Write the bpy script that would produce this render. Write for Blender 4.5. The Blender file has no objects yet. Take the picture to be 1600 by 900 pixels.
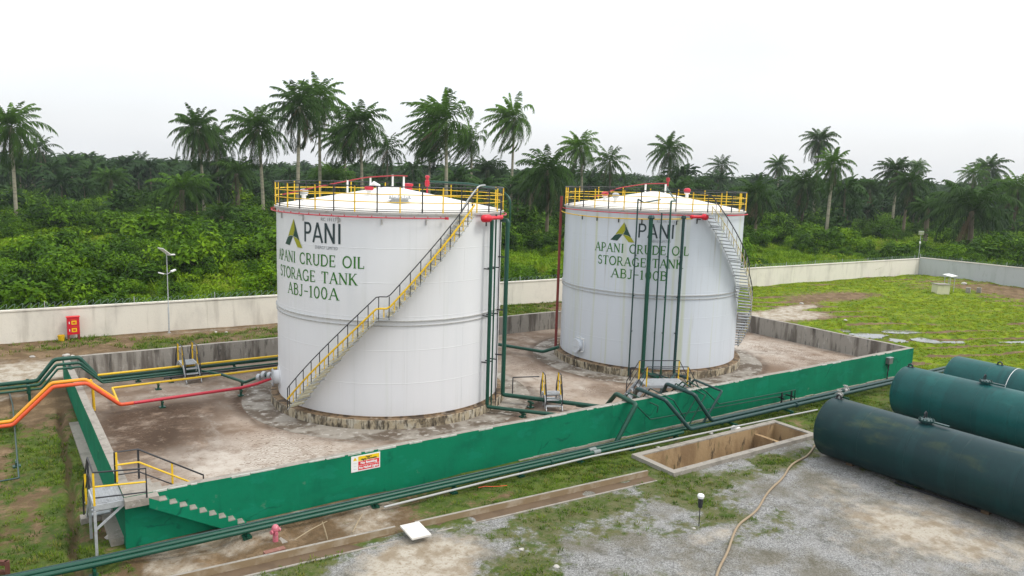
import bpy, bmesh, math, random
import numpy as np
from mathutils import Vector, Matrix
from math import sin, cos, pi, radians, sqrt, atan2, hypot

scene = bpy.context.scene
COL = scene.collection
rnd = random.Random(7)

# ------------------------------------------------------------------ camera
CAM = Vector((-3.131, -24.497, 11.171))
RT = Vector((0.8248, -0.5646, 0.0310)); FW = Vector((0.5630, 0.8135, -0.1460))
FW.normalize(); RT = (RT - RT.dot(FW) * FW).normalized(); UP = RT.cross(FW)
cam_data = bpy.data.cameras.new("camera")
cam_data.sensor_width = 36.0
cam_data.lens = 1212.14 / 1600 * 36.0
cam_data.clip_start = 0.5
cam_data.clip_end = 6000
camera = bpy.data.objects.new("camera", cam_data)
M = Matrix.Identity(4)
for i in range(3):
    M[i][0], M[i][1], M[i][2], M[i][3] = RT[i], UP[i], -FW[i], CAM[i]
camera.matrix_world = M
COL.objects.link(camera)
scene.camera = camera

# ------------------------------------------------------------------ sky, sun, exposure
SUN_DIR = Vector((0.62, -0.72, 1.25)).normalized()          # towards the sun, behind the cloud
world = bpy.data.worlds.new("World")
scene.world = world
world.use_nodes = True
wn, wl = world.node_tree.nodes, world.node_tree.links
wn.clear()
wout = wn.new("ShaderNodeOutputWorld")
sky = wn.new("ShaderNodeTexSky")
sky.sky_type = 'NISHITA'
sky.sun_disc = False
sky.sun_elevation = math.asin(SUN_DIR.z)
sky.sun_rotation = atan2(SUN_DIR.x, SUN_DIR.y)
sky.dust_density = 4.0
bg_sky = wn.new("ShaderNodeBackground")
bg_sky.inputs["Strength"].default_value = 0.05
wl.new(sky.outputs[0], bg_sky.inputs["Color"])
# the cloud deck: brighter towards the zenith, as an overcast sky is
tc = wn.new("ShaderNodeTexCoord")
sep = wn.new("ShaderNodeSeparateXYZ")
wl.new(tc.outputs["Generated"], sep.inputs[0])
ramp = wn.new("ShaderNodeMapRange")
ramp.inputs["From Min"].default_value = 0.0
ramp.inputs["From Max"].default_value = 1.0
ramp.inputs["To Min"].default_value = 0.90
ramp.inputs["To Max"].default_value = 1.62
wl.new(sep.outputs["Z"], ramp.inputs["Value"])
cl = wn.new("ShaderNodeTexNoise")
cl.inputs["Scale"].default_value = 1.9
cl.inputs["Detail"].default_value = 4
mp = wn.new("ShaderNodeMapping")
mp.inputs["Scale"].default_value = (1, 1, 3.0)
wl.new(tc.outputs["Generated"], mp.inputs[0])
wl.new(mp.outputs[0], cl.inputs["Vector"])
mr2 = wn.new("ShaderNodeMapRange")
mr2.inputs["From Min"].default_value = 0.3
mr2.inputs["From Max"].default_value = 0.7
mr2.inputs["To Min"].default_value = 0.89
mr2.inputs["To Max"].default_value = 1.07
wl.new(cl.outputs["Fac"], mr2.inputs["Value"])
mul = wn.new("ShaderNodeMath"); mul.operation = 'MULTIPLY'
wl.new(ramp.outputs[0], mul.inputs[0]); wl.new(mr2.outputs[0], mul.inputs[1])
bg_cloud = wn.new("ShaderNodeBackground")
bg_cloud.inputs["Color"].default_value = (0.955, 0.975, 1.0, 1)
wl.new(mul.outputs[0], bg_cloud.inputs["Strength"])
addw = wn.new("ShaderNodeAddShader")
wl.new(bg_sky.outputs[0], addw.inputs[0]); wl.new(bg_cloud.outputs[0], addw.inputs[1])
wl.new(addw.outputs[0], wout.inputs["Surface"])

sun_data = bpy.data.lights.new("sun", 'SUN')
sun_data.energy = 1.6
sun_data.angle = radians(17)
sun_data.color = (1.0, 0.965, 0.91)
sun = bpy.data.objects.new("sun", sun_data)
sun.rotation_euler = SUN_DIR.to_track_quat('Z', 'Y').to_euler()
sun.location = (40, -40, 60)
COL.objects.link(sun)
scene.view_settings.view_transform = 'Standard'
scene.view_settings.look = 'None'
scene.view_settings.exposure = 0.0
scene.view_settings.gamma = 1.0
scene.cycles.volume_bounces = 0
scene.cycles.max_bounces = 6
scene.cycles.diffuse_bounces = 3
scene.cycles.glossy_bounces = 2
scene.cycles.transmission_bounces = 3
scene.cycles.transparent_max_bounces = 6

# ------------------------------------------------------------------ materials
def new_mat(name):
    m = bpy.data.materials.new(name); m.use_nodes = True
    nt = m.node_tree
    b = nt.nodes["Principled BSDF"]
    return m, nt, b

def ramp2(nt, src, lo, hi):
    r = nt.nodes.new("ShaderNodeMapRange"); r.interpolation_type = 'SMOOTHSTEP'
    r.inputs["From Min"].default_value = lo; r.inputs["From Max"].default_value = hi
    nt.links.new(src, r.inputs["Value"])
    return r.outputs[0]

def noise(nt, scale, stretch=(1, 1, 1), detail=4, rough=0.6, offs=0.0):
    g = nt.nodes.new("ShaderNodeNewGeometry")
    mp = nt.nodes.new("ShaderNodeMapping")
    mp.inputs["Scale"].default_value = stretch
    mp.inputs["Location"].default_value = (offs, offs * 1.7, offs * .3)
    nt.links.new(g.outputs["Position"], mp.inputs[0])
    n = nt.nodes.new("ShaderNodeTexNoise")
    n.inputs["Scale"].default_value = scale
    n.inputs["Detail"].default_value = detail
    n.inputs["Roughness"].default_value = rough
    nt.links.new(mp.outputs[0], n.inputs["Vector"])
    return n.outputs["Fac"]

def mixc(nt, fac, a, b):
    m = nt.nodes.new("ShaderNodeMix"); m.data_type = 'RGBA'
    if isinstance(fac, (int, float)): m.inputs[0].default_value = fac
    else: nt.links.new(fac, m.inputs[0])
    for s, k in ((a, 6), (b, 7)):
        if isinstance(s, tuple): m.inputs[k].default_value = (*s, 1)
        else: nt.links.new(s, m.inputs[k])
    return m.outputs[2]

def weathered(name, base, layers=(), rough=0.6, metal=0.0, bump=None, spec=0.4, cracks=None):
    """layers: (scale, stretch, colour, lo, hi, strength)"""
    m, nt, b = new_mat(name)
    c = base
    for i, (sc, st, colr, lo, hi, amt) in enumerate(layers):
        f = ramp2(nt, noise(nt, sc, st, offs=3.1 * i + 1.3), lo, hi)
        mm = nt.nodes.new("ShaderNodeMath"); mm.operation = 'MULTIPLY'; mm.inputs[1].default_value = amt
        nt.links.new(f, mm.inputs[0])
        c = mixc(nt, mm.outputs[0], c, colr)
    if cracks:                                          # hairline cracks wandering through the render coat
        g = nt.nodes.new("ShaderNodeNewGeometry"); wz = nt.nodes.new("ShaderNodeTexNoise"); wz.inputs["Scale"].default_value = 1.4; wz.inputs["Detail"].default_value = 4
        nt.links.new(g.outputs["Position"], wz.inputs["Vector"])
        ad = nt.nodes.new("ShaderNodeMix"); ad.data_type = 'VECTOR'; ad.inputs[0].default_value = .45
        nt.links.new(g.outputs["Position"], ad.inputs[4]); nt.links.new(wz.outputs["Color"], ad.inputs[5])
        vx = nt.nodes.new("ShaderNodeTexVoronoi"); vx.feature = 'DISTANCE_TO_EDGE'; vx.inputs["Scale"].default_value = cracks[0]
        nt.links.new(ad.outputs[1], vx.inputs["Vector"])
        cm = ramp2(nt, vx.outputs["Distance"], .016, .004)
        c2 = nt.nodes.new("ShaderNodeMath"); c2.operation = 'MULTIPLY'
        nt.links.new(cm, c2.inputs[0]); nt.links.new(ramp2(nt, noise(nt, .6, offs=21), .48, .62), c2.inputs[1])
        c = mixc(nt, c2.outputs[0], c, cracks[1])
    if isinstance(c, tuple): b.inputs["Base Color"].default_value = (*c, 1)
    else: nt.links.new(c, b.inputs["Base Color"])
    b.inputs["Roughness"].default_value = rough
    b.inputs["Metallic"].default_value = metal
    b.inputs["Specular IOR Level"].default_value = spec
    if bump:
        bp = nt.nodes.new("ShaderNodeBump"); bp.inputs["Strength"].default_value = bump[1]
        bp.inputs["Distance"].default_value = 0.05
        nt.links.new(noise(nt, bump[0], detail=6), bp.inputs["Height"])
        nt.links.new(bp.outputs[0], b.inputs["Normal"])
    return m

V = (1, 1, 0.045)
M_TANK = weathered("tank_white", (0.685, 0.69, 0.695), [
    (0.8, (1, 1, .1), (0.56, 0.585, 0.60), .44, .72, .4),
    (5.0, (1, 1, .02), (0.50, 0.51, 0.48), .56, .76, .4),
    (1.6, (1, 1, .06), (0.55, 0.58, 0.50), .58, .74, .4),
    (0.25, (1, 1, 1), (0.71, 0.725, 0.74), .4, .7, .6), (7, (1, 1, .012), (.42, .33, .22), .66, .80, .45)], rough=.42, bump=(1.2, .05))
M_TANK2 = weathered("tank_white_streaked", (0.575, 0.615, 0.655), [
    (0.8, (1, 1, .1), (0.50, 0.54, 0.57), .44, .7, .5),
    (1.8, (1, 1, .025), (0.47, 0.51, 0.30), .55, .70, .6),
    (5.0, (1, 1, .03), (0.36, 0.34, 0.28), .60, .76, .5)], rough=.45, bump=(1.2, .05))
M_ROOF = weathered("roof_white", (0.76, 0.735, 0.67), [
    (.6, (1, 1, 1), (0.66, 0.63, 0.56), .5, .8, .6), (4, (1, 1, 1), (0.7, 0.68, 0.62), .5, .75, .4)], rough=.5)
M_ROOF2 = weathered("roof_cream", (0.80, 0.77, 0.69), [
    (.5, (1, 1, 1), (0.62, 0.48, 0.32), .5, .8, .55), (4, (1, 1, 1), (0.7, 0.66, 0.58), .5, .75, .4)], rough=.5)
M_GREY_SEAM = weathered("seam_grey", (0.40, 0.40, 0.38), [(8, V, (.2, .17, .13), .5, .7, .7)], rough=.6)
M_BLACK = weathered("black_paint", (0.022, 0.024, 0.028), [(9, (1, 1, 1), (.07, .06, .055), .55, .75, .5)], rough=.45)
M_YELLOW = weathered("yellow_paint", (0.72, 0.46, 0.015), [(7, (1, 1, 1), (.42, .25, .03), .55, .75, .6)], rough=.5)
M_RED = weathered("red_paint", (0.52, 0.028, 0.05), [(5, (1, 1, 1), (.32, .03, .03), .5, .75, .6)], rough=.42)
M_REDRUST = weathered("dull_red_paint", (0.19, 0.03, 0.025), [(5, (1, 1, 1), (.10, .035, .025), .5, .7, .7)], rough=.6)
M_ORANGE = weathered("orange_red_paint", (0.66, 0.085, 0.022), [(3, (1, 1, 1), (.5, .05, .03), .5, .75, .7)], rough=.4)
M_AMBER = weathered("amber_paint", (0.78, 0.33, 0.02), [(4, (1, 1, 1), (.6, .22, .02), .5, .75, .6)], rough=.42)
M_GPIPE = weathered("green_pipe_paint", (0.004, 0.058, 0.034), [(4, (1, 1, 1), (.012, .08, .052), .5, .7, .5),
    (11, (1, 1, 1), (.06, .055, .04), .64, .8, .5)], rough=.38)
M_GPIPE2 = weathered("grey_green_pipe_paint", (0.012, 0.046, 0.042), [(4, (1, 1, 1), (.028, .075, .068), .5, .7, .6),
    (11, (1, 1, 1), (.07, .06, .05), .64, .8, .5)], rough=.38)
M_GWALL = weathered("green_wall_paint", (0.001, 0.172, 0.084), [
    (.45, (1, 1, 1.5), (.001, .13, .066), .42, .66, .85),
    (1.3, (1, 1, .3), (.003, .205, .105), .52, .72, .6),
    (.9, (.4, 1, 3), (.002, .10, .056), .60, .74, .35),
    (6, (1, 1, 1), (.002, .11, .066), .58, .78, .5),
    (2.4, (1, 1, .07), (.001, .115, .058), .55, .70, .5),
    (.7, (1, 1, 2), (.006, .215, .125), .56, .62, .35),
    (14, (1, 1, .5), (.05, .22, .15), .66, .80, .5),
    (2.2, (1, 1, 1), (.12, .20, .14), .66, .76, .5)], rough=.75, bump=(5, .14), spec=.15, cracks=(.55, (.001, .10, .055)))
M_CONC = weathered("stained_concrete", (0.30, 0.28, 0.245), [
    (1.6, (1, 1, .13), (.10, .085, .07), .46, .62, .85),
    (5, (1, 1, .2), (.055, .05, .042), .56, .7, .7),
    (3, (1, 1, .5), (.5, .48, .44), .58, .75, .5)], rough=.9, bump=(9, .4))
M_CONC_TOP = weathered("concrete_top", (0.29, 0.265, 0.225), [
    (2.5, (1, 1, 1), (.20, .18, .15), .48, .66, .8), (9, (1, 1, 1), (.55, .53, .5), .6, .75, .6)], rough=.9, bump=(12, .4))
M_RING = weathered("blotched_foundation", (0.40, 0.34, 0.235), [
    (3.0, (1, 1, .5), (.46, .43, .35), .50, .64, .8),
    (2.8, (1, 1, .6), (.09, .068, .044), .46, .60, .85),
    (6.5, (1, 1, .22), (.03, .025, .018), .50, .62, .85),
    (9, (1, 1, .6), (.30, .24, .13), .55, .7, .6)], rough=.9, bump=(8, .6))
M_RUSTRIM = weathered("rust_stained_ledge", (0.20, 0.135, 0.075), [(3, (1, 1, 1), (.05, .036, .024), .42, .6, .9),
    (2, (1, 1, 1), (.45, .40, .33), .58, .75, .7)], rough=.9)
M_STEEL = weathered("galvanised_steel", (0.44, 0.46, 0.47), [(6, (1, 1, 1), (.30, .31, .31), .45, .7, .7)], rough=.45, metal=.25)
M_GRATING = None
M_WHITEPIPE = weathered("white_plastic_pipe", (0.36, 0.365, 0.35), [(2, (1, 1, 1), (.30, .28, .23), .5, .72, .7)], rough=.5)
M_DRUM = weathered("dark_green_drum_paint", (0.003, 0.028, 0.030), [
    (.9, (1, 1, 1), (.005, .038, .038), .45, .7, .7),
    (1.4, (1, .3, 1), (.06, .08, .03), .54, .70, .6),
    (1.0, (.12, 1, .12), (.003, .024, .027), .50, .54, .4),
    (1.2, (.15, 1.3, .15), (.007, .046, .048), .56, .60, .35),
    (3.5, (1, .18, 1), (.05, .075, .05), .60, .74, .5),
    (6, (1, 1, 1), (.004, .018, .02), .5, .75, .5)], rough=.42, bump=(2.2, .08), spec=.28)
M_DRUM2 = weathered("teal_drum_paint", (0.002, 0.072, 0.068), [
    (.9, (1, 1, 1), (.006, .10, .09), .45, .7, .7),
    (1.0, (.12, 1, .12), (.002, .045, .045), .50, .54, .5),
    (3.5, (1, .18, 1), (.03, .12, .10), .60, .74, .45),
    (6, (1, 1, 1), (.004, .036, .034), .5, .75, .5)], rough=.42, bump=(2.2, .08), spec=.28)
M_TXT_GREEN = weathered("lettering_green", (0.024, 0.15, 0.006), [(14, (1, 1, 1), (.07, .2, .05), .55, .75, .5)], rough=.5)
M_TXT_DARK = weathered("lettering_dark", (0.022, 0.042, 0.045), [(14, (1, 1, 1), (.06, .085, .085), .55, .75, .4)], rough=.5)
M_TXT_GREY = weathered("lettering_grey", (0.20, 0.22, 0.23), (), rough=.5)
M_OLIVE = weathered("logo_olive", (0.30, 0.31, 0.008), [(14, (1, 1, 1), (.36, .36, .04), .55, .75, .4)], rough=.5)
M_LOGODARK = weathered("logo_dark_green", (0.012, 0.055, 0.035), (), rough=.5)
M_LOGOEDGE = weathered("logo_pale_edge", (0.62, 0.60, 0.25), (), rough=.5)
M_WHITE = weathered("white_paint", (0.78, 0.78, 0.76), [(4, (1, 1, 1), (.6, .59, .55), .5, .75, .5)], rough=.5)
M_SIGN_Y = weathered("sign_yellow", (0.82, 0.55, 0.01), (), rough=.45)
M_SIGN_R = weathered("sign_red", (0.66, 0.03, 0.04), (), rough=.45)
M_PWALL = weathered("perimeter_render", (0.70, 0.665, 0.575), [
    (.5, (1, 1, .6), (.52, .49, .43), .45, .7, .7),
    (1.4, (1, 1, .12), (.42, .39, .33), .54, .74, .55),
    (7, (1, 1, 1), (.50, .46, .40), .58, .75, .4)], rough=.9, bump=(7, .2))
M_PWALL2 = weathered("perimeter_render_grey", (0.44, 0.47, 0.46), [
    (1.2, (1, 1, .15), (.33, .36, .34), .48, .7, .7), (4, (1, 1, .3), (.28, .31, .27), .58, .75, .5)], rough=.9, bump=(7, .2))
M_STAINBASE = weathered("damp_wall_foot", (0.24, 0.175, 0.10), [(1.5, (1, 1, 1), (.36, .30, .22), .45, .65, .8)], rough=.95)
M_WIRE = weathered("razor_wire_steel", (0.20, 0.27, 0.24), (), rough=.5, metal=.3)
M_SAND = weathered("pit_sandy_render", (0.38, 0.265, 0.14), [(.8, (1, 1, .4), (.22, .14, .07), .42, .62, .85),
    (2.2, (1, 1, .4), (.07, .05, .03), .57, .68, .85), (3, (1, 1, .3), (.10, .10, .035), .6, .72, .6)], rough=.95, bump=(9, .4))
M_MUD = weathered("pit_mud", (0.125, 0.085, 0.05), [(1.2, (1, 1, 1), (.09, .06, .035), .45, .65, .8)], rough=.95)
M_HOSE = weathered("tan_hose", (0.29, 0.225, 0.145), [(3, (1, 1, 1), (.25, .18, .11), .5, .7, .6)], rough=.7)
M_PINK = weathered("faded_pink_paint", (0.50, 0.13, 0.17), [(9, (1, 1, 1), (.58, .30, .31), .5, .7, .7)], rough=.6)
M_BRICK = weathered("red_brick", (0.22, 0.10, 0.075), [(9, (1, 1, 1), (.36, .22, .16), .5, .7, .6)], rough=.9)
M_SOLAR = weathered("solar_glass", (0.10, 0.12, 0.16), (), rough=.15)
M_TRUNK = weathered("palm_trunk", (0.30, 0.28, 0.20), [(1.2, (1, 1, 3.0), (.14, .125, .09), .45, .65, .7),
    (4, (1, 1, .3), (.36, .33, .26), .55, .75, .6)], rough=.95)
M_SAND_FLOOR = None

def leaf_mat(name, cols, rough=.6, trans=0.25, attr=True, var=False):
    """green chosen per plant (random per object) and varied along the age attribute of the frond"""
    m, nt, b = new_mat(name)
    oi = nt.nodes.new("ShaderNodeObjectInfo")
    cr = nt.nodes.new("ShaderNodeValToRGB")
    cr.color_ramp.elements[0].color = (*cols[0], 1)
    cr.color_ramp.elements[1].color = (*cols[-1], 1)
    for i, c in enumerate(cols[1:-1]):
        e = cr.color_ramp.elements.new((i + 1) / (len(cols) - 1)); e.color = (*c, 1)
    if attr:
        at = nt.nodes.new("ShaderNodeAttribute"); at.attribute_name = "tint"
        mx = nt.nodes.new("ShaderNodeMath"); mx.operation = 'MULTIPLY_ADD'
        mx.inputs[1].default_value = .45
        nt.links.new(oi.outputs["Random"], mx.inputs[0])
        m2 = nt.nodes.new("ShaderNodeMath"); m2.operation = 'MULTIPLY'; m2.inputs[1].default_value = .55
        nt.links.new(at.outputs["Fac"], m2.inputs[0])
        nt.links.new(m2.outputs[0], mx.inputs[2])
        if var:                                     # stands of lighter and darker growth
            mx.inputs[1].default_value = .35
            va = nt.nodes.new("ShaderNodeMath"); va.operation = 'MULTIPLY_ADD'; va.inputs[1].default_value = 1.1; va.inputs[2].default_value = -.52
            nt.links.new(noise(nt, .075, detail=3), va.inputs[0])
            vb = nt.nodes.new("ShaderNodeMath"); vb.operation = 'ADD'
            nt.links.new(va.outputs[0], vb.inputs[0]); nt.links.new(mx.outputs[0], vb.inputs[1]); nt.links.new(vb.outputs[0], cr.inputs[0])
        else:
            nt.links.new(mx.outputs[0], cr.inputs[0])
    else:
        nt.links.new(oi.outputs["Random"], cr.inputs[0])
    nt.links.new(cr.outputs[0], b.inputs["Base Color"])
    b.inputs["Roughness"].default_value = rough
    b.inputs["Specular IOR Level"].default_value = .12
    tr = nt.nodes.new("ShaderNodeBsdfTranslucent")
    nt.links.new(cr.outputs[0], tr.inputs["Color"])
    ms = nt.nodes.new("ShaderNodeMixShader"); ms.inputs[0].default_value = trans
    nt.links.new(b.outputs[0], ms.inputs[1]); nt.links.new(tr.outputs[0], ms.inputs[2])
    nt.links.new(ms.outputs[0], nt.nodes["Material Output"].inputs["Surface"])
    return m
M_FROND = leaf_mat("palm_frond", [(.012, .030, .009), (.024, .058, .009), (.048, .112, .011), (.12, .25, .014)])
M_DEAD = leaf_mat("dead_frond", [(.085, .062, .036), (.15, .108, .062), (.22, .165, .10)], rough=.8)
M_BUSH = leaf_mat("bush_leaf", [(.009, .030, .002), (.038, .098, .003), (.095, .20, .003), (.20, .34, .005)], var=True)
M_WEED = leaf_mat("weed_leaf", [(.045, .11, .004), (.11, .21, .004), (.19, .31, .006), (.25, .24, .04)], var=True)
M_GRASS = leaf_mat("grass_blade", [(.04, .085, .008), (.08, .15, .009), (.13, .21, .011), (.20, .175, .05)], attr=False)
M_GRASS_B = leaf_mat("bright_grass_blade", [(.10, .165, .006), (.20, .285, .006), (.30, .37, .008), (.30, .25, .05)], attr=False)
M_FAR = leaf_mat("far_leaf", [(.010, .028, .010), (.019, .052, .010), (.042, .10, .011)])
M_BARK = weathered("bark", (0.16, 0.13, 0.09), [(4, (1, 1, .2), (.08, .065, .045), .5, .7, .7)], rough=.95)

# ------------------------------------------------------------------ mesh builder
WLOC = {}
class MB:
    def __init__(s): s.v = []; s.f = []; s.m = []
    def add(s, vs, fs, m=0):
        o = len(s.v)
        s.v += [tuple(p) for p in vs]
        s.f += [tuple(i + o for i in f) for f in fs]
        s.m += [m] * len(fs)
        return s
    def box(s, x0, x1, y0, y1, z0, z1, m=0):
        return s.add([(x0,y0,z0),(x1,y0,z0),(x1,y1,z0),(x0,y1,z0),(x0,y0,z1),(x1,y0,z1),(x1,y1,z1),(x0,y1,z1)],
                     [(0,3,2,1),(4,5,6,7),(0,1,5,4),(1,2,6,5),(2,3,7,6),(3,0,4,7)], m)
    def obox(s, c, size, rot=None, m=0):
        h = [Vector(((i & 1) - .5, ((i >> 1) & 1) - .5, (i >> 2) - .5)) for i in range(8)]
        R = rot or Matrix.Identity(3)
        if isinstance(R, (int, float)): R = Matrix.Rotation(R, 3, 'Z')
        c = Vector(c)
        vs = [c + R @ Vector((p.x*size[0], p.y*size[1], p.z*size[2])) for p in h]
        return s.add(vs, [(0,2,3,1),(4,5,7,6),(0,1,5,4),(1,3,7,5),(3,2,6,7),(2,0,4,6)], m)
    def bar(s, p, q, w, h=None, m=0, up=(0, 0, 1)):
        p, q = Vector(p), Vector(q); d = (q - p); L = d.length; d.normalize()
        u = Vector(up)
        if abs(d.dot(u)) > .98: u = Vector((1, 0, 0))
        a = d.cross(u).normalized(); b = a.cross(d)
        R = Matrix((a, b, d)).transposed()
        return s.obox((p + q) / 2, (w, h or w, L), R, m)
    def tube(s, pts, r, n=8, m=0, cap=True, closed=False):
        pts = [Vector(p) for p in pts]; N = len(pts)
        T = []
        for i in range(N):
            a = pts[(i - 1) % N] if (closed or i > 0) else pts[0]
            b = pts[(i + 1) % N] if (closed or i < N - 1) else pts[-1]
            T.append((b - a).normalized())
        u = Vector((0, 0, 1)) if abs(T[0].z) < .9 else Vector((1, 0, 0))
        a = T[0].cross(u).normalized()
        vs = []
        for i in range(N):
            a = (a - a.dot(T[i]) * T[i])
            if a.length < 1e-6: a = T[i].orthogonal()
            a.normalize(); b = T[i].cross(a)
            rr = r[i] if isinstance(r, (list, tuple)) else r
            for k in range(n):
                t = 2 * pi * k / n
                vs.append(pts[i] + rr * (cos(t) * a + sin(t) * b))
        fs = []
        for i in range(N if closed else N - 1):
            j = (i + 1) % N
            for k in range(n):
                l = (k + 1) % n
                fs.append((i*n+k, i*n+l, j*n+l, j*n+k))
        if cap and not closed:
            fs.append(tuple(range(n - 1, -1, -1))); fs.append(tuple((N-1)*n + k for k in range(n)))
        return s.add(vs, fs, m)
    def lathe(s, prof, n=48, c=(0, 0, 0), m=0, axis='Z', closed_top=False, closed_bot=False):
        vs = []
        for r, z in prof:
            for k in range(n):
                t = 2 * pi * k / n
                if axis == 'Z': vs.append((c[0] + r*cos(t), c[1] + r*sin(t), c[2] + z))
                elif axis == 'Y': vs.append((c[0] + r*sin(t), c[1] + z, c[2] + r*cos(t)))
                else: vs.append((c[0] + z, c[1] + r*cos(t), c[2] + r*sin(t)))
        fs = []
        for i in range(len(prof) - 1):
            for k in range(n):
                l = (k + 1) % n
                fs.append((i*n+k, i*n+l, (i+1)*n+l, (i+1)*n+k))
        if closed_bot: fs.append(tuple(range(n - 1, -1, -1)))
        if closed_top: fs.append(tuple((len(prof)-1)*n + k for k in range(n)))
        return s.add(vs, fs, m)
    def build(s, name, mats, parent=None, smooth=35, tint=None):
        me = bpy.data.meshes.new(name)
        off = WLOC.get(parent.name, Vector((0, 0, 0))) if parent else Vector((0, 0, 0))
        vs = [(p[0]-off[0], p[1]-off[1], p[2]-off[2]) for p in s.v] if parent else s.v
        me.from_pydata(vs, [], s.f)
        if not isinstance(mats, (list, tuple)): mats = [mats]
        for mt in mats: me.materials.append(mt)
        if len(mats) > 1: me.polygons.foreach_set("material_index", s.m)
        if smooth:
            me.polygons.foreach_set("use_smooth", [True] * len(me.polygons))
            me.update()
            me.set_sharp_from_angle(angle=radians(smooth))
        if tint is not None:
            a = me.attributes.new("tint", 'FLOAT', 'POINT'); a.data.foreach_set("value", tint)
        me.update()
        o = bpy.data.objects.new(name, me); COL.objects.link(o)
        if parent: o.parent = parent
        WLOC[o.name] = Vector(off)
        return o

def tag(o, label=None, cat=None, group=None, kind=None):
    if label: o["label"] = label
    if cat: o["category"] = cat
    if group: o["group"] = group
    if kind: o["kind"] = kind
    return o
def thing(name, label, cat, loc=(0, 0, 0), group=None):
    o = bpy.data.objects.new(name, None); COL.objects.link(o)
    o.empty_display_size = .3
    o.location = loc; WLOC[o.name] = Vector(loc)
    return tag(o, label, cat, group)
def copy_tree(o, parent=None):
    c = o.copy(); COL.objects.link(c)
    if parent: c.parent = parent
    for ch in list(o.children): copy_tree(ch, c)
    return c
def fillet(pts, rad=.25, n=5):
    pts = [Vector(p) for p in pts]; out = [pts[0]]
    for i in range(1, len(pts) - 1):
        a, b, c = pts[i-1], pts[i], pts[i+1]
        d1, d2 = (a - b), (c - b)
        r = min(rad, d1.length * .45, d2.length * .45)
        p, q = b + d1.normalized() * r, b + d2.normalized() * r
        for k in range(n + 1):
            t = k / n
            out.append((1-t)**2 * p + 2*t*(1-t) * b + t*t * q)
    out.append(pts[-1])
    return out
def text_mesh(txt, size, width_scale=1.0, bold=0.0):
    """verts (x, y) and faces of a line of built-in-font text, centred on x = 0"""
    cu = bpy.data.curves.new("t", 'FONT'); cu.body = txt; cu.size = size; cu.align_x = 'CENTER'; cu.offset = bold
    cu.resolution_u = 3
    ob = bpy.data.objects.new("t", cu); COL.objects.link(ob)
    bpy.context.view_layer.update()
    me = bpy.data.meshes.new_from_object(ob.evaluated_get(bpy.context.evaluated_depsgraph_get()))
    vs = [(v.co.x * width_scale, v.co.y) for v in me.vertices]; fs = [tuple(p.vertices) for p in me.polygons]
    bpy.data.objects.remove(ob); bpy.data.curves.remove(cu); bpy.data.meshes.remove(me)
    return vs, fs

# ------------------------------------------------------------------ value noise for laying out ground and plants
_rng = np.random.default_rng(11)
_lat = _rng.random((6, 256, 256))
def vnoise(x, y, sc, k=0):
    x = np.asarray(x, float) / sc + 100.3; y = np.asarray(y, float) / sc + 57.7
    xi, yi = np.floor(x).astype(int), np.floor(y).astype(int)
    fx, fy = x - xi, y - yi
    fx, fy = fx*fx*(3-2*fx), fy*fy*(3-2*fy)
    L = _lat[k]
    g = lambda a, b: L[a % 256, b % 256]
    return (g(xi,yi)*(1-fx)+g(xi+1,yi)*fx)*(1-fy) + (g(xi,yi+1)*(1-fx)+g(xi+1,yi+1)*fx)*fy
def fbm(x, y, sc, k=0):
    return (vnoise(x, y, sc, k) + .5*vnoise(x, y, sc/2.1, (k+1) % 6) + .25*vnoise(x, y, sc/4.3, (k+2) % 6)) / 1.75
def ss(a, b, x):
    t = np.clip((np.asarray(x, float) - a) / (b - a), 0, 1); return t*t*(3-2*t)
def bumpf(x, y, cx, cy, rx, ry, rot=0):
    c, s = cos(rot), sin(rot)
    u = ((x-cx)*c + (y-cy)*s)/rx; v = (-(x-cx)*s + (y-cy)*c)/ry
    return np.clip(1.25 - np.sqrt(u*u+v*v), 0, 1)
# ================================================================== GROUND
BX, BY, BH = 44.2, 19.9, 1.26            # bund: length, depth, wall height above its floor (z = 0)
PIT = (18.75, 28.1, -4.4, -2.0)          # the open pit, outer rim
PI_ = (PIT[0]+.28, PIT[1]-.28, PIT[2]+.28, PIT[3]-.28)
PA, PB = Vector((-40, 31.85, 0)), Vector((96.0, 27.35, 0))      # perimeter wall, back run
PC = Vector((97.7, -12, 0))                                      # and its run down the right side
def wall_y(x): return PA.y + (PB.y - PA.y) * (x - PA.x) / (PB.x - PA.x)
def wall_x(y): return PB.x + (PC.x - PB.x) * (PB.y - y) / (PB.y - PC.y)
TR = [(-.55, 15.0), (-.67, 13.1), (-.80, 9.5), (-.95, 6.0), (-1.15, 3.2), (-1.38, -.8), (-1.6, -3)]    # narrow ditch in the left strip
def trench_d(x, y):
    xx = np.interp(-np.asarray(y, float), [-p[1] for p in TR], [p[0] for p in TR])
    d = np.abs(x - xx + .06*np.sin(np.asarray(y)*2.1))
    return np.where((y < 15.0) & (y > -3), d, 9.)
PUD = [(53.3, 10.5, .7, .55, -.5), (53.4, 8.5, 1.45, .95, -.4), (57.4, 8.0, 1.5, .8, -.5), (53.7, 6.2, .7, .7, -.4), (55.8, 5.2, 1.0, .9, -.5), (57.2, 3.8, 1.1, .4, -.5), (62.0, 1.4, 1.6, .4, -.4), (60.3, 10.8, .8, .45, -.5)]
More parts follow.
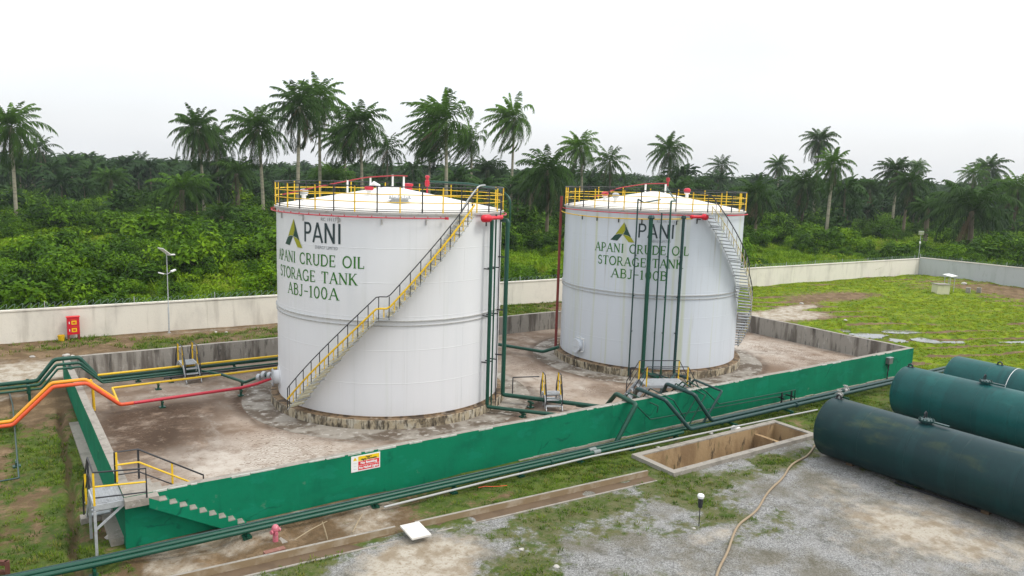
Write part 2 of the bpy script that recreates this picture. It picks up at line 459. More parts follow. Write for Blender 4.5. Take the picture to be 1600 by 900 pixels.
def ground_z(x, y, detail=True):
    x = np.asarray(x, float); y = np.asarray(y, float)
    z = -.38 + .43 * ss(0, 24, y)
    out = ss(0, 14, y - wall_y(x))
    z = z + out * (fbm(x, y, 22, 1) - .5) * 1.6
    if detail:
        inside = 1 - ss(0, 1, y - wall_y(x))
        z = z + inside * (fbm(x, y, 2.6, 2) - .5) * .14
        strip = ss(-3.2, -2.3, y) * ss(-.2, -.9, y) * ss(13, 9, x)
        z = z + strip * (fbm(x, y, 1.3, 3) - .42) * .42
        z = z - .26 * np.exp(-(trench_d(x, y) / .13) ** 2)
        field = ss(45, 50, x) * inside
        z = z + field * (.09 * np.sin((y * .9 + .35 * x + 2.5 * fbm(x, y, 9, 4)) * 2.6) * ss(.3, .6, fbm(x, y, 14, 0)) + (fbm(x, y, 5, 3) - .5) * .28)
        z = z - .10 * np.clip(bumpf(x, y, 55, 7.0, 8, 6), 0, 1)
        for (a, b_, rx, ry, rt) in PUD:
            z = z + (ss(0, .45, bumpf(x, y, a, b_, rx*1.25, ry*1.25, rt))) * (-.47 - z)
    flat = ss(-.5, .0, x) * ss(45, 44.6, x) * ss(-.35, -.02, y) * ss(20.4, 19.95, y)
    deep = (x > .06) & (x < BX - .06) & (y > .06) & (y < BY - .06)
    z = np.where(deep, -.8, z)
    near_pit = ss(1.2, .1, np.maximum(np.maximum(PIT[0]-x, x-PIT[1]), np.maximum(PIT[2]-y, y-PIT[3])))
    z = z*(1-near_pit) + (-.38)*near_pit
    return z
def zones(x, y):
    """grass, sand, gravel, damp dirt, each 0..1"""
    n1, n2, n3 = fbm(x, y, 3.2, 0), fbm(x, y, 7.5, 2), fbm(x, y, 1.4, 4)
    g = np.full_like(x, .5); s = np.zeros_like(x); v = np.zeros_like(x); d = np.zeros_like(x)
    outside = (y > wall_y(x)) | (x > wall_x(y))
    # right field
    f = ss(44.4, 46, x)
    g = np.where(x > 44.3, .86 + .5*(n2-.5) - .55*bumpf(x, y, 91, 14, 9, 12) - .5*bumpf(x, y, 66, 20, 10, 3), g)
    trk = np.sin((y * .9 + .35 * x + 2.5 * fbm(x, y, 9, 4)) * 2.6)
    g = np.where(x > 44.3, g - .75 * ss(.35, .95, -trk) * ss(.40, .55, n2) - .5*(n1-.5), g)
    s += bumpf(x, y, 52.5, 16.2, 6.5, 2.6, -.25) * 1.1 + bumpf(x, y, 58, 18, 3.5, 1.3) * .9 + bumpf(x, y, 48, 11.5, 4, 1.3, -.6) * .8
    d += f * bumpf(x, y, 55, 7.5, 6, 5) * .5
    # behind the bund
    bk = ss(19.9, 20.6, y) * ss(46, 43, x)
    g = g*(1-bk) + bk * (.38 + .9*(n1-.5) + .35*bumpf(x, y, 26, 26, 9, 4))
    s += bk * (.95*bumpf(x, y, -3, 22.5, 7.5, 3.6) + .8*bumpf(x, y, -9, 20, 8, 3.5) + .7*bumpf(x, y, 25, 28, 4, 1.2) + .5*bumpf(x, y, 9, 29.3, 9, .8))
    d += bk * (.55*bumpf(x, y, 8, 25, 9, 3.5) + .4*bumpf(x, y, 16, 22, 6, 3))
    # left strip
    lf = ss(.4, -.4, x) * ss(19.5, 17.5, y)
    g = g*(1-lf) + lf*(.56 + 1.1*(n1-.5) + .7*(n3-.5) - .3*ss(13, 17, y))
    s += lf*(.85*ss(14.5, 18, y)*ss(.3, .7, n1) + .6*bumpf(x, y, -.6, 3.6, .9, 1.1)*n3)
    d += lf * np.exp(-(trench_d(x, y)/.17)**2) * (.35+.9*n3)
    # strip between near wall and drain
    nr = ss(.1, -.1, y) * ss(-3.4, -3.1, y) * ss(-.4, .6, x) * ss(46, 44, x)
    g = g*(1-nr) + nr*(.46 + .32*ss(7, 12, x) + 1.0*(n3-.5))
    s += nr*ss(10.5, 7, x)*(.38 + 1.1*(n3-.45))
    d += nr*(.35*ss(.3, .0, np.abs(y+.35)))
    # yard
    yd = ss(-3.15, -3.45, y) * ss(46, 42, x)
    v += yd * .92
    fringe = ss(-5.0, -3.4, y + .5*(n1-.5)) * (.9 - .55*bumpf(x, y, 8, -4.3, 2.6, 1.2))
    olive = np.maximum(bumpf(x, y, 14, -5.0, 6.5, 1.9, -.05), bumpf(x, y, 22, -5.6, 6, 1.4)) * 1.0
    olive = np.maximum(olive, bumpf(x, y, 15, -7.6, 4.5, 1.2, -.3) * .55)
    olive = np.maximum(olive, .8*bumpf(x, y, 26.1, -10.5, .7, 6))
    g = g*(1-yd) + yd*np.clip(np.maximum(np.maximum(fringe*.85, olive*.9), .44*ss(27, 16, x)*ss(-13, -7, y) + .20) + .9*(n1-.52) + .8*(n3-.5) + .5*(fbm(x, y, 5, 5)-.5), 0, 1)*.95
    s += yd*(1.15*bumpf(x, y, 7.2, -5.2, 2.6, 1.6) + 1.0*bumpf(x, y, 5.5, -7.5, 3, 2) + .8*bumpf(x, y, 24.5, -12.5, 3.2, 6, .2)*(n3+.05) + .75*bumpf(x, y, 21.5, -11.8, 6, 4.5)*(n1+.05)
           + .35*bumpf(x, y, 13, -10.5, 4, 3) + .5*bumpf(x, y, 16.3, -8.6, 1.8, .5))
    for (a, b_, rx, ry, rt) in PUD: g = g*(1-ss(0, .3, bumpf(x, y, a, b_, rx*.85, ry*.85, rt)))
    g = g*(1-.92*np.clip(s, 0, 1))
    g = np.where(outside, 1.0, g)
    s = np.where(outside, 0, s)
    return np.clip(g, 0, 1), np.clip(s, 0, 1), np.clip(v, 0, 1), np.clip(d, 0, 1)

def axis(*seg):
    out = []
    for a, b, st in seg:
        n = max(1, int(round((b - a) / st))); out += list(np.linspace(a, b, n, endpoint=False))
    out.append(seg[-1][1]); return np.array(sorted(set(np.round(out, 4))))
xs = axis((-880, -120, 40), (-120, -14, 6), (-14, -2.4, .4), (-2.4, .1, .09), (.1, PI_[0], .3), (PI_[0], PI_[1], .3), (PI_[1], 62, .3), (62, 100, .5), (100, 160, 4), (160, 880, 40))
ys = axis((-880, -60, 40), (-60, -18, 3), (-18, -5, .3), (-5, PI_[2], .1), (PI_[2], PI_[3], .12), (PI_[3], 0, .1), (0, 20, .3), (20, 33, .25), (33, 60, 2), (60, 180, 6), (180, 880, 40))
GX, GY = np.meshgrid(xs, ys, indexing='ij')
GZ = ground_z(GX, GY)
nx, ny = GX.shape
verts = np.stack([GX, GY, GZ], -1).reshape(-1, 3)
ii, jj = np.meshgrid(np.arange(nx-1), np.arange(ny-1), indexing='ij')
cx, cy = (xs[ii]+xs[ii+1])/2, (ys[jj]+ys[jj+1])/2
keep = ~((cx > PI_[0]) & (cx < PI_[1]) & (cy > PI_[2]) & (cy < PI_[3]))
q = np.stack([ii*ny+jj, (ii+1)*ny+jj, (ii+1)*ny+jj+1, ii*ny+jj+1], -1)[keep]
me = bpy.data.meshes.new("ground")
me.from_pydata(verts.tolist(), [], q.tolist())
zg = np.stack(zones(GX, GY), -1).reshape(-1, 4)
at = me.attributes.new("cover", 'FLOAT_COLOR', 'POINT'); at.data.foreach_set("color", zg.astype(np.float32).ravel())
lush = .70*ss(-3.6, -2.8, GY) + .25*ss(-5.5, -3.6, GY)*ss(-2.8, -3.6, GY) + 0*GX
lush = np.where(GX > 44.3, 2.0, np.clip(lush, 0, 1)); lush = np.where((GY < -5) & (GX < 47), np.minimum(lush, .12), lush)
a_ = me.attributes.new("lush", 'FLOAT', 'POINT'); a_.data.foreach_set("value", lush.astype(np.float32).ravel())
me.polygons.foreach_set("use_smooth", [True]*len(me.polygons))
ground = bpy.data.objects.new("ground", me); COL.objects.link(ground)
tag(ground, kind="structure")

def ground_material():
    m, nt, b = new_mat("ground_cover")
    at = nt.nodes.new("ShaderNodeAttribute"); at.attribute_name = "cover"
    sp = nt.nodes.new("ShaderNodeSeparateColor"); nt.links.new(at.outputs["Color"], sp.inputs[0])
    def brk(sock, sc, amt, lo=.38, hi=.62):
        n = noise(nt, sc, detail=6, rough=.68)
        a = nt.nodes.new("ShaderNodeMath"); a.operation = 'MULTIPLY_ADD'; a.inputs[1].default_value = amt; a.inputs[2].default_value = -amt/2
        nt.links.new(n, a.inputs[0])
        c = nt.nodes.new("ShaderNodeMath"); c.operation = 'ADD'
        nt.links.new(sock, c.inputs[0]); nt.links.new(a.outputs[0], c.inputs[1])
        return ramp2(nt, c.outputs[0], lo, hi)
    dirt = mixc(nt, ramp2(nt, noise(nt, 1.1, detail=6), .4, .65), (.125, .083, .044), (.225, .155, .088))
    dirt = mixc(nt, ramp2(nt, noise(nt, 7, detail=5, rough=.7, offs=2), .45, .7), dirt, (.11, .075, .04))
    sand = mixc(nt, ramp2(nt, noise(nt, 1.7, detail=6), .4, .65), (.43, .39, .32), (.27, .22, .155))
    sand = mixc(nt, ramp2(nt, noise(nt, 9, detail=4, rough=.7), .5, .75), sand, (.22, .165, .10))
    vo = nt.nodes.new("ShaderNodeTexVoronoi"); vo.inputs["Scale"].default_value = 34
    g = nt.nodes.new("ShaderNodeNewGeometry"); nt.links.new(g.outputs["Position"], vo.inputs["Vector"])
    bw = nt.nodes.new("ShaderNodeSeparateColor"); nt.links.new(vo.outputs["Color"], bw.inputs[0])
    stone = mixc(nt, bw.outputs[0], (.11, .11, .105), (.37, .37, .355))
    sm = nt.nodes.new("ShaderNodeMath"); sm.operation = 'MULTIPLY'; sm.inputs[1].default_value = .6
    nt.links.new(ramp2(nt, noise(nt, .55, detail=7, rough=.7), .48, .7), sm.inputs[0])
    stone = mixc(nt, sm.outputs[0], stone, (.30, .295, .28))
    stone = mixc(nt, ramp2(nt, noise(nt, 1.6, detail=7, rough=.75, offs=17), .50, .68), stone, mixc(nt, .6, stone, (.06, .06, .045)))
    stone = mixc(nt, ramp2(nt, noise(nt, .45, detail=6, rough=.65, offs=9), .44, .64), stone, mixc(nt, .62, stone, (.115, .10, .06)))
    grass = mixc(nt, ramp2(nt, noise(nt, .8, detail=6), .38, .66), (.035, .075, .006), (.09, .14, .008))
    grass = mixc(nt, ramp2(nt, noise(nt, 5, detail=5, rough=.7, offs=4), .5, .72), grass, (.15, .145, .05))
    grass = mixc(nt, ramp2(nt, noise(nt, 13, detail=3, rough=.7, offs=6), .52, .72), grass, (.035, .065, .010))
    li = nt.nodes.new("ShaderNodeAttribute"); li.attribute_name = "lush"
    moss = mixc(nt, ramp2(nt, noise(nt, 2.4, detail=7, rough=.75, offs=31), .42, .62), (.115, .115, .05), (.055, .085, .016))
    moss = mixc(nt, ramp2(nt, noise(nt, 9, detail=5, rough=.75, offs=33), .52, .7), moss, (.16, .15, .10))
    grass = mixc(nt, li.outputs["Fac"], moss, grass)
    lime = mixc(nt, ramp2(nt, noise(nt, .7, (1, 1.8, 1), detail=7, rough=.7, offs=35), .40, .64), (.085, .145, .006), (.185, .25, .007))
    lime = mixc(nt, ramp2(nt, noise(nt, 2.2, (1, 2.2, 1), detail=6, rough=.72, offs=37), .54, .70), lime, (.10, .11, .025))
    l2 = nt.nodes.new("ShaderNodeMath"); l2.operation = 'SUBTRACT'; l2.inputs[1].default_value = 1.0; l2.use_clamp = True
    nt.links.new(li.outputs["Fac"], l2.inputs[0])
    grass = mixc(nt, l2.outputs[0], grass, lime)
    c = mixc(nt, brk(sp.outputs[2], 2.2, .9), dirt, stone)
    c = mixc(nt, brk(sp.outputs[1], 1.9, .95, .28, .82), c, sand)
    c = mixc(nt, brk(sp.outputs[0], 2.6, 1.0), c, grass)
    wet = nt.nodes.new("ShaderNodeMath"); wet.operation = 'MULTIPLY'; wet.inputs[1].default_value = .8
    nt.links.new(brk(at.outputs["Alpha"], 1.5, .6, .3, .75), wet.inputs[0])
    c = mixc(nt, wet.outputs[0], c, (.10, .068, .036))
    nt.links.new(c, b.inputs["Base Color"])
    b.inputs["Roughness"].default_value = .95
    b.inputs["Specular IOR Level"].default_value = .15
    bp = nt.nodes.new("ShaderNodeBump"); bp.inputs["Strength"].default_value = .7; bp.inputs["Distance"].default_value = .08
    nt.links.new(noise(nt, 9, detail=7, rough=.7), bp.inputs["Height"])
    nt.links.new(bp.outputs[0], b.inputs["Normal"])
    return m
me.materials.append(ground_material())

# puddles in the field
M_WATER, nt, b = new_mat("puddle_water")
b.inputs["Base Color"].default_value = (.17, .17, .15, 1); b.inputs["Roughness"].default_value = .06; b.inputs["IOR"].default_value = 1.33
b.inputs["Specular IOR Level"].default_value = .9
def puddle(cx, cy, rx, ry, rot, seed):
    n = 36; vs = [(cx, cy, 0)]
    for k in range(n):
        t = 2*pi*k/n
        r = 1 + .22*(float(vnoise(cos(t)*1.5+seed*3.3, sin(t)*1.5, .9, 1))-.5)*2 + .12*sin(3*t+seed) + .10*sin(5*t+2*seed) + .06*sin(11*t+3*seed)
        x, y = rx*r*cos(t), ry*r*sin(t)
        vs.append((cx + x*cos(rot)-y*sin(rot), cy + x*sin(rot)+y*cos(rot), 0))
    return vs, [(0, k+1, (k+1) % n+1) for k in range(n)]
mb = MB()
for k, (a, b_, rx, ry, rt) in enumerate(PUD):
    vs, fs = puddle(a, b_, rx, ry, rt, k)
    zz = -.425 + .003*k
    mb.add([(p[0], p[1], zz) for p in vs], fs)
pud = mb.build("puddle_water", M_WATER, smooth=0); tag(pud, kind="structure")

# ================================================================== BUND FLOOR
def floor_material():
    m, nt, b = new_mat("bund_floor_concrete")
    g = nt.nodes.new("ShaderNodeNewGeometry")
    c = mixc(nt, ramp2(nt, noise(nt, .35, detail=7, rough=.65), .40, .62), (.34, .275, .215), (.19, .132, .09))
    c = mixc(nt, ramp2(nt, noise(nt, .9, (1, .45, 1), detail=7, rough=.7, offs=5), .52, .68), c, (.42, .37, .31))
    c = mixc(nt, ramp2(nt, noise(nt, .24, detail=6, rough=.62, offs=12), .52, .68), c, (.13, .083, .05))
    # silt stains: along the left end and in a broad band round the foot of each tank and the valve corner
    sx = nt.nodes.new("ShaderNodeAttribute"); sx.attribute_name = "stain"
    mm = nt.nodes.new("ShaderNodeMath"); mm.operation = 'MULTIPLY'
    nt.links.new(ramp2(nt, noise(nt, .75, detail=7, rough=.7, offs=3), .28, .50), mm.inputs[0]); nt.links.new(sx.outputs["Fac"], mm.inputs[1])
    c = mixc(nt, mm.outputs[0], c, (.055, .032, .017))
    lx = nt.nodes.new("ShaderNodeAttribute"); lx.attribute_name = "pale"
    m3 = nt.nodes.new("ShaderNodeMath"); m3.operation = 'MULTIPLY'
    nt.links.new(ramp2(nt, noise(nt, .6, detail=7, rough=.7, offs=8), .34, .6), m3.inputs[0]); nt.links.new(lx.outputs["Fac"], m3.inputs[1])
    c = mixc(nt, m3.outputs[0], c, (.47, .425, .365))
    # sweeping broom / tyre arcs
    w = nt.nodes.new("ShaderNodeTexWave"); w.wave_type = 'RINGS'; w.inputs["Scale"].default_value = 2.6; w.inputs["Distortion"].default_value = 14
    w.inputs["Detail"].default_value = 3
    nt.links.new(g.outputs["Position"], w.inputs["Vector"])
    f = ramp2(nt, w.outputs["Fac"], .62, .9)
    k = nt.nodes.new("ShaderNodeMath"); k.operation = 'MULTIPLY'
    nt.links.new(f, k.inputs[0]); nt.links.new(ramp2(nt, noise(nt, .3, offs=7), .46, .58), k.inputs[1])
    k2 = nt.nodes.new("ShaderNodeMath"); k2.operation = 'MULTIPLY'; k2.inputs[1].default_value = .8; nt.links.new(k.outputs[0], k2.inputs[0])
    c = mixc(nt, k2.outputs[0], c, (.15, .10, .066))
    c = mixc(nt, ramp2(nt, noise(nt, 3.5, (1, .6, 1), detail=7, rough=.8, offs=1), .54, .68), c, (.17, .118, .078))
    nt.links.new(c, b.inputs["Base Color"])
    b.inputs["Roughness"].default_value = .85; b.inputs["Specular IOR Level"].default_value = .25
    bp = nt.nodes.new("ShaderNodeBump"); bp.inputs["Strength"].default_value = .25; bp.inputs["Distance"].default_value = .04
    nt.links.new(noise(nt, 7, detail=6), bp.inputs["Height"]); nt.links.new(bp.outputs[0], b.inputs["Normal"])
    return m
TA, TB, TRAD = Vector((13.597, 10.24, 0)), Vector((31.296, 10.186, 0)), 5.4
fx, fy = np.linspace(.28, BX-.28, 150), np.linspace(.28, BY-.28, 70)
FX, FY = np.meshgrid(fx, fy, indexing='ij')
st = 1.1*bumpf(FX, FY, 2.2, 9.8, 3.0, 5.5) + .55*bumpf(FX, FY, 5, 12.2, 4, 2.2) + 1.0*bumpf(FX, FY, 18.9, 6.2, 1.8, 2.4) + .7*bumpf(FX, FY, 17, 2.2, 2.5, 1.0)
for T in (TA, TB):
    dd = np.hypot(FX-T.x, FY-T.y)
    st += .8*np.exp(-((dd-7.25)/.28)**2) + .75*np.exp(-((dd-5.9)/.25)**2)
st += .9*bumpf(FX, FY, 39.2, 7.2, 1.6, .7, -.6)
pl = 1.2*bumpf(FX, FY, 5.5, 4.2, 4.4, 3.0) + .6*bumpf(FX, FY, 21.5, 8, 3, 5) + .9*bumpf(FX, FY, 40, 9, 3.6, 7) + .5*bumpf(FX, FY, 4.5, 15, 4, 1.0)
me2 = bpy.data.meshes.new("concrete_floor")
n1_, n2_ = FX.shape
i2, j2 = np.meshgrid(np.arange(n1_-1), np.arange(n2_-1), indexing='ij')
me2.from_pydata(np.stack([FX, FY, np.zeros_like(FX)], -1).reshape(-1, 3).tolist(), [], np.stack([i2*n2_+j2, (i2+1)*n2_+j2, (i2+1)*n2_+j2+1, i2*n2_+j2+1], -1).reshape(-1, 4).tolist())
for nm, arr in (("stain", st), ("pale", pl)):
    a = me2.attributes.new(nm, 'FLOAT', 'POINT'); a.data.foreach_set("value", np.clip(arr, 0, 1).astype(np.float32).ravel())
M_FLOOR = floor_material(); me2.materials.append(M_FLOOR)
floor_ob = bpy.data.objects.new("concrete_floor", me2); COL.objects.link(floor_ob); tag(floor_ob, kind="structure")
M_APRON = weathered("apron_concrete", (.27, .245, .205), [(.8, (1, 1, 1), (.085, .06, .038), .42, .60, .9), (3, (1, 1, 1), (.42, .395, .35), .53, .68, .8), (6, (1, 1, 1), (.2, .15, .1), .6, .75, .6)], rough=.9, bump=(8, .35))
for T in (TA, TB):
    mb = MB(); mb.lathe([(5.5, .012), (6.95, .03), (7.1, .02), (7.12, -.02)], 72, (T.x, T.y, 0))
    tag(mb.build("concrete_apron", M_APRON), kind="structure")

M_WORN = weathered('worn_paint_edge', (.46,.47,.42), [(6,(1,1,1),(.25,.30,.24),.45,.7,.8)], rough=.9)
# ================================================================== BUND WALL
bund = thing("bund_wall", "long low green painted concrete wall enclosing the two big white tanks", "wall", (0, 0, -.4))
def wall_slab(x0, x1, y0, y1, green, lab, zb=-.75):
    """box wall; 'green' = which side carries the paint"""
    mb = MB()
    L = max(x1-x0, y1-y0); n = int(L/1.5)
    alongx = (x1-x0) > (y1-y0)
    for k in range(n):
        a, b_ = k/n, (k+1)/n
        za = BH + .012*sin(k*1.7); zb2 = BH + .012*sin((k+1)*1.7)
        if k == n-1: zb2 = BH
        if k == 0: za = BH
        if alongx:
            xa, xb = x0+(x1-x0)*a, x0+(x1-x0)*b_
            P = [(xa,y0,zb),(xb,y0,zb),(xb,y1,zb),(xa,y1,zb),(xa,y0,za),(xb,y0,zb2),(xb,y1,zb2),(xa,y1,za)]
            sides = {'-': (0,1,5,4), '+': (2,3,7,6)}
            ends = [((3,0,4,7), k == 0), ((1,2,6,5), k == n-1)]
        else:
            ya, yb = y0+(y1-y0)*a, y0+(y1-y0)*b_
            P = [(x0,ya,zb),(x1,ya,zb),(x1,yb,zb),(x0,yb,zb),(x0,ya,za),(x1,ya,za),(x1,yb,zb2),(x0,yb,zb2)]
            sides = {'+': (1,2,6,5), '-': (3,0,4,7)}
            ends = [((0,1,5,4), k == 0), ((2,3,7,6), k == n-1)]
        mb.add(P, [sides['-']], 1 if green == '-' else 0)
        mb.add(P, [sides['+']], 1 if green == '+' else 0)
        mb.add(P, [(4,5,6,7)], 2)
        for f, on in ends:
            if on: mb.add(P, [f], 1 if green else 0)
    o = mb.build("wall_side", [M_CONC, M_GWALL, M_CONC_TOP], bund, smooth=0)
    o["label"] = lab
    return o
wall_slab(0, BX, 0, .28, '-', "near side, painted green outside")
wall_slab(0, .28, .28, BY-.28, '-', "left side, painted green outside")
wall_slab(BX-.28, BX, .28, BY-.28, None, "right side, bare stained concrete")
wall_slab(0, BX, BY-.28, BY, None, "back side, bare stained concrete")
mb = MB(); mb.box(-.36, -.003, .4, BY, -.7, -.16); mb.build("footing", M_CONC_TOP, bund, smooth=0)
mb = MB(); x_ = .8                                # paint worn to pale concrete along the top arris of the near wall
while x_ < BX-.6:
    l_ = rnd.uniform(.15, .9)
    if rnd.random() < .62: mb.box(x_, x_+l_, -.004, .05, BH-rnd.uniform(.018, .05), BH+.016)
    x_ += l_ + rnd.uniform(.02, .2)
mb.build("worn_edge", M_WORN, bund, smooth=0)["kind"] = "stuff"
mb = MB()                                        # pale grout fillet at the foot of the near wall
for k in range(40):
    xa = 14.4 + k*.73; mb.box(xa, xa+.73, -.07-.04*rnd.random(), -.003, -.7, -.33+.05*rnd.random())
mb.build("wall_foot", M_CONC_TOP, bund, smooth=0)

# concrete steps over the near wall: one flight outside, one inside
steps = thing("concrete_steps", "concrete steps running down both faces of the green wall from its near left corner", "steps", (.6, 0, -.38))
mb = MB(); ns = 10; run, rise = .285, .160
for k in range(ns):                                   # outside flight, soffit below, painted stringer
    xa = .62 + k*run; zt = BH - .02 - k*rise
    lo = zt - .34
    if k: mb.box(xa, xa+run, -.34, -.003, max(lo, -.7), zt-.03, 1); mb.box(xa, xa+run-.06, -.335, -.003, zt-.028, zt, 0)
    mb.add([(xa,-.345,zt-rise-.16),(xa+run,-.345,zt-2*rise-.16),(xa+run,-.345,zt-rise*1.0),(xa,-.345,zt-rise*.0-.012)], [(0,1,2,3)], 1)
mb.box(-.02, .62+run, -.34, -.003, BH-.24, BH-.015, 0)
mb.build("outer_flight", [M_CONC_TOP, M_GWALL], steps, smooth=0)
mb = MB()
for k in range(7):
    xa = .62 + k*run; mb.box(xa, xa+run, .283, 1.25, 0, BH - .02 - k*.18, 0)
mb.box(.283, .62, .283, 1.25, 0, BH-.015, 0)
mb.build("inner_flight", [M_CONC_TOP], steps, smooth=0)

# ================================================================== PERIMETER WALL
pw = thing("perimeter_wall", "tall pale rendered boundary wall with razor wire between the compound and the bush", "wall", (28, 29.6, 0))
def perim(P, Q, h, mat, lab):
    d = (Q-P); L = d.length; d.normalize(); nrm = Vector((-d.y, d.x, 0))
    mb = MB(); n = int(L/6)
    for k in range(n):
        a, b_ = P + d*L*k/n, P + d*L*(k+1)/n
        a2 = b_ - d*.03 if k < n-1 else b_
        top = h + .02*sin(k*2.3)
        for (p, q_, w, z1, mi) in ((a, a2, .10, top, 0), (a2, b_, .085, top, 0)):
            if (p-q_).length < 1e-4: continue
            vs = [p-nrm*w, q_-nrm*w, q_+nrm*w, p+nrm*w]
            mb.add([(v.x, v.y, -.5) for v in vs] + [(v.x, v.y, z1) for v in vs], [(0,3,2,1),(4,5,6,7),(0,1,5,4),(1,2,6,5),(2,3,7,6),(3,0,4,7)], mi)
    o = mb.build("wall_run", [mat], pw, smooth=0); o["label"] = lab
    mb = MB()
    a, b_ = P, Q
    vs = [a-nrm*.15, b_-nrm*.15, b_+nrm*.15, a+nrm*.15]
    mb.add([(v.x, v.y, h+.025) for v in vs] + [(v.x, v.y, h+.12) for v in vs], [(0,3,2,1),(4,5,6,7),(0,1,5,4),(1,2,6,5),(2,3,7,6),(3,0,4,7)])
    mb.build("coping", M_PWALL, pw, smooth=0)
    # loose coils of razor wire and the short pickets that hold them
    mb = MB(); pts = []
    turns = int(L / .42)
    for k in range(turns*7):
        t = k/7; s_ = t*.42
        if s_ > L: break
        r = .17 + .03*sin(t*.37)
        p = P + d*(s_ + .12*sin(2*pi*t)) + nrm*(r*.5*cos(2*pi*t)); pts.append((p.x, p.y, h + .30 + .17*sin(2*pi*t) + .03*sin(t*.21)))
    mb.tube(pts, .011, 3, cap=False); mb.build("razor_wire", M_WIRE, pw, smooth=0)
    mb = MB()
    for k in range(int(L/5)+1):
        p = P + d*min(k*5, L); mb.bar((p.x, p.y, h+.1), (p.x, p.y, h+.55), .04)
    mb.build("wire_picket", M_STEEL, pw, smooth=0)["kind"] = "stuff"
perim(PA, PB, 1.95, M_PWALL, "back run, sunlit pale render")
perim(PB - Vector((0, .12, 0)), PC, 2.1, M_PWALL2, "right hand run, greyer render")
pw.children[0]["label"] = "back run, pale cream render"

# ================================================================== DRAIN AND PIT
def on_line(t): return Vector((2.1 + (17.9-2.1)*t, -2.93 - .92*t, 0))
drain = thing("drain_channel", "long shallow concrete drain edging the gravel yard below the green wall", "drain", (10, -3.3, -.38))
dv = (on_line(1) - on_line(0)).normalized(); dn = Vector((-dv.y, dv.x, 0))
for a, b_ in ((on_line(0)-dv*8, Vector((7.35, -3.23, 0))), (Vector((8.05, -3.27, 0)), on_line(1))):
    mb = MB()
    def strip(o0, o1, z0, z1, m):
        vs = [a+dn*o0, b_+dn*o0, b_+dn*o1, a+dn*o1]
        mb.add([(v.x, v.y, z0) for v in vs] + [(v.x, v.y, z1) for v in vs], [(0,3,2,1),(4,5,6,7),(0,1,5,4),(1,2,6,5),(2,3,7,6),(3,0,4,7)], m)
    strip(0, .10, -.6, -.14, 0); strip(.002, -.004, -.36, -.144, 1)
    strip(-.55, -.47, -.6, -.345, 0)
    mb.build("channel_wall", [M_CONC_TOP, M_STAINBASE], drain, smooth=0)
    mb = MB(); strip(-.468, -.008, -.6, -.352, 0); mb.build("channel_bed", M_MUD, drain, smooth=0)
slab = thing("cover_slab", "loose square pale concrete slab lying across the drain by the gravel", "slab", (7.75, -3.83, -.3))
mb = MB(); R = Matrix.Rotation(-.06, 3, 'Z') @ Matrix.Rotation(.03, 3, 'X'); mb.obox((7.75, -3.83, -.115), (.66, .96, .055), R); mb.build("slab", weathered("pale_slab", (.62, .60, .55), [(3, (1,1,1), (.5,.47,.42), .5, .7, .7)], rough=.9), slab, smooth=0)

pit = thing("open_pit", "long open rectangular concrete pit with sandy inner walls beside the green wall", "pit", (23.4, -3.2, -.38))
x0, x1, y0, y1 = PIT; a0, a1, b0, b1 = PI_
mb = MB(); zt = -.22
for (p, q_, r_, s_) in ((x0, x1, y0, b0), (x0, x1, b1, y1), (x0, a0, b0, b1), (a1, x1, b0, b1)):
    mb.box(p, q_, r_, s_, -1.7, zt)
mb.build("rim", M_CONC_TOP, pit, smooth=0)
mb = MB()
t_ = .01
mb.box(a0+.002, a1-.002, b1-t_, b1-.002, -1.69, zt-.05); mb.box(a0+.002, a1-.002, b0+.002, b0+t_, -1.69, zt-.05)
mb.box(a0+.002, a0+t_, b0+t_+.002, b1-t_-.002, -1.69, zt-.05); mb.box(a1-t_, a1-.002, b0+t_+.002, b1-t_-.002, -1.69, zt-.05)
mb.build("lining", M_SAND, pit, smooth=0)
mb = MB(); mb.box(a0+.02, a1-.02, b0+.02, b1-.02, -1.7, -1.45); mb.build("pit_floor", M_MUD, pit, smooth=0)
mb = MB(); mb.box(26.3, 26.5, b0+.02, b1-.02, -1.3, -.55); mb.build("cross_wall", M_SAND, pit, smooth=0)
# ================================================================== THE TWO BIG TANKS
M_PALEY = weathered('faded_yellow', (.55,.44,.16), [(6,(1,1,1),(.45,.42,.33),.45,.7,.8)], rough=.6)
M_TREAD = weathered('pale_yellow_tread', (.52,.48,.33), [(6,(1,1,1),(.36,.33,.24),.5,.72,.7)], rough=.6)
M_REDDULL = weathered('weathered_red_paint', (.34,.028,.035), [(5,(1,1,1),(.20,.03,.03),.5,.75,.6)], rough=.5)
Z0, ZT, RF = .47, 9.39, 5.77
def cp(T, deg, r, z): return Vector((T.x + r*cos(radians(deg)), T.y + r*sin(radians(deg)), z))

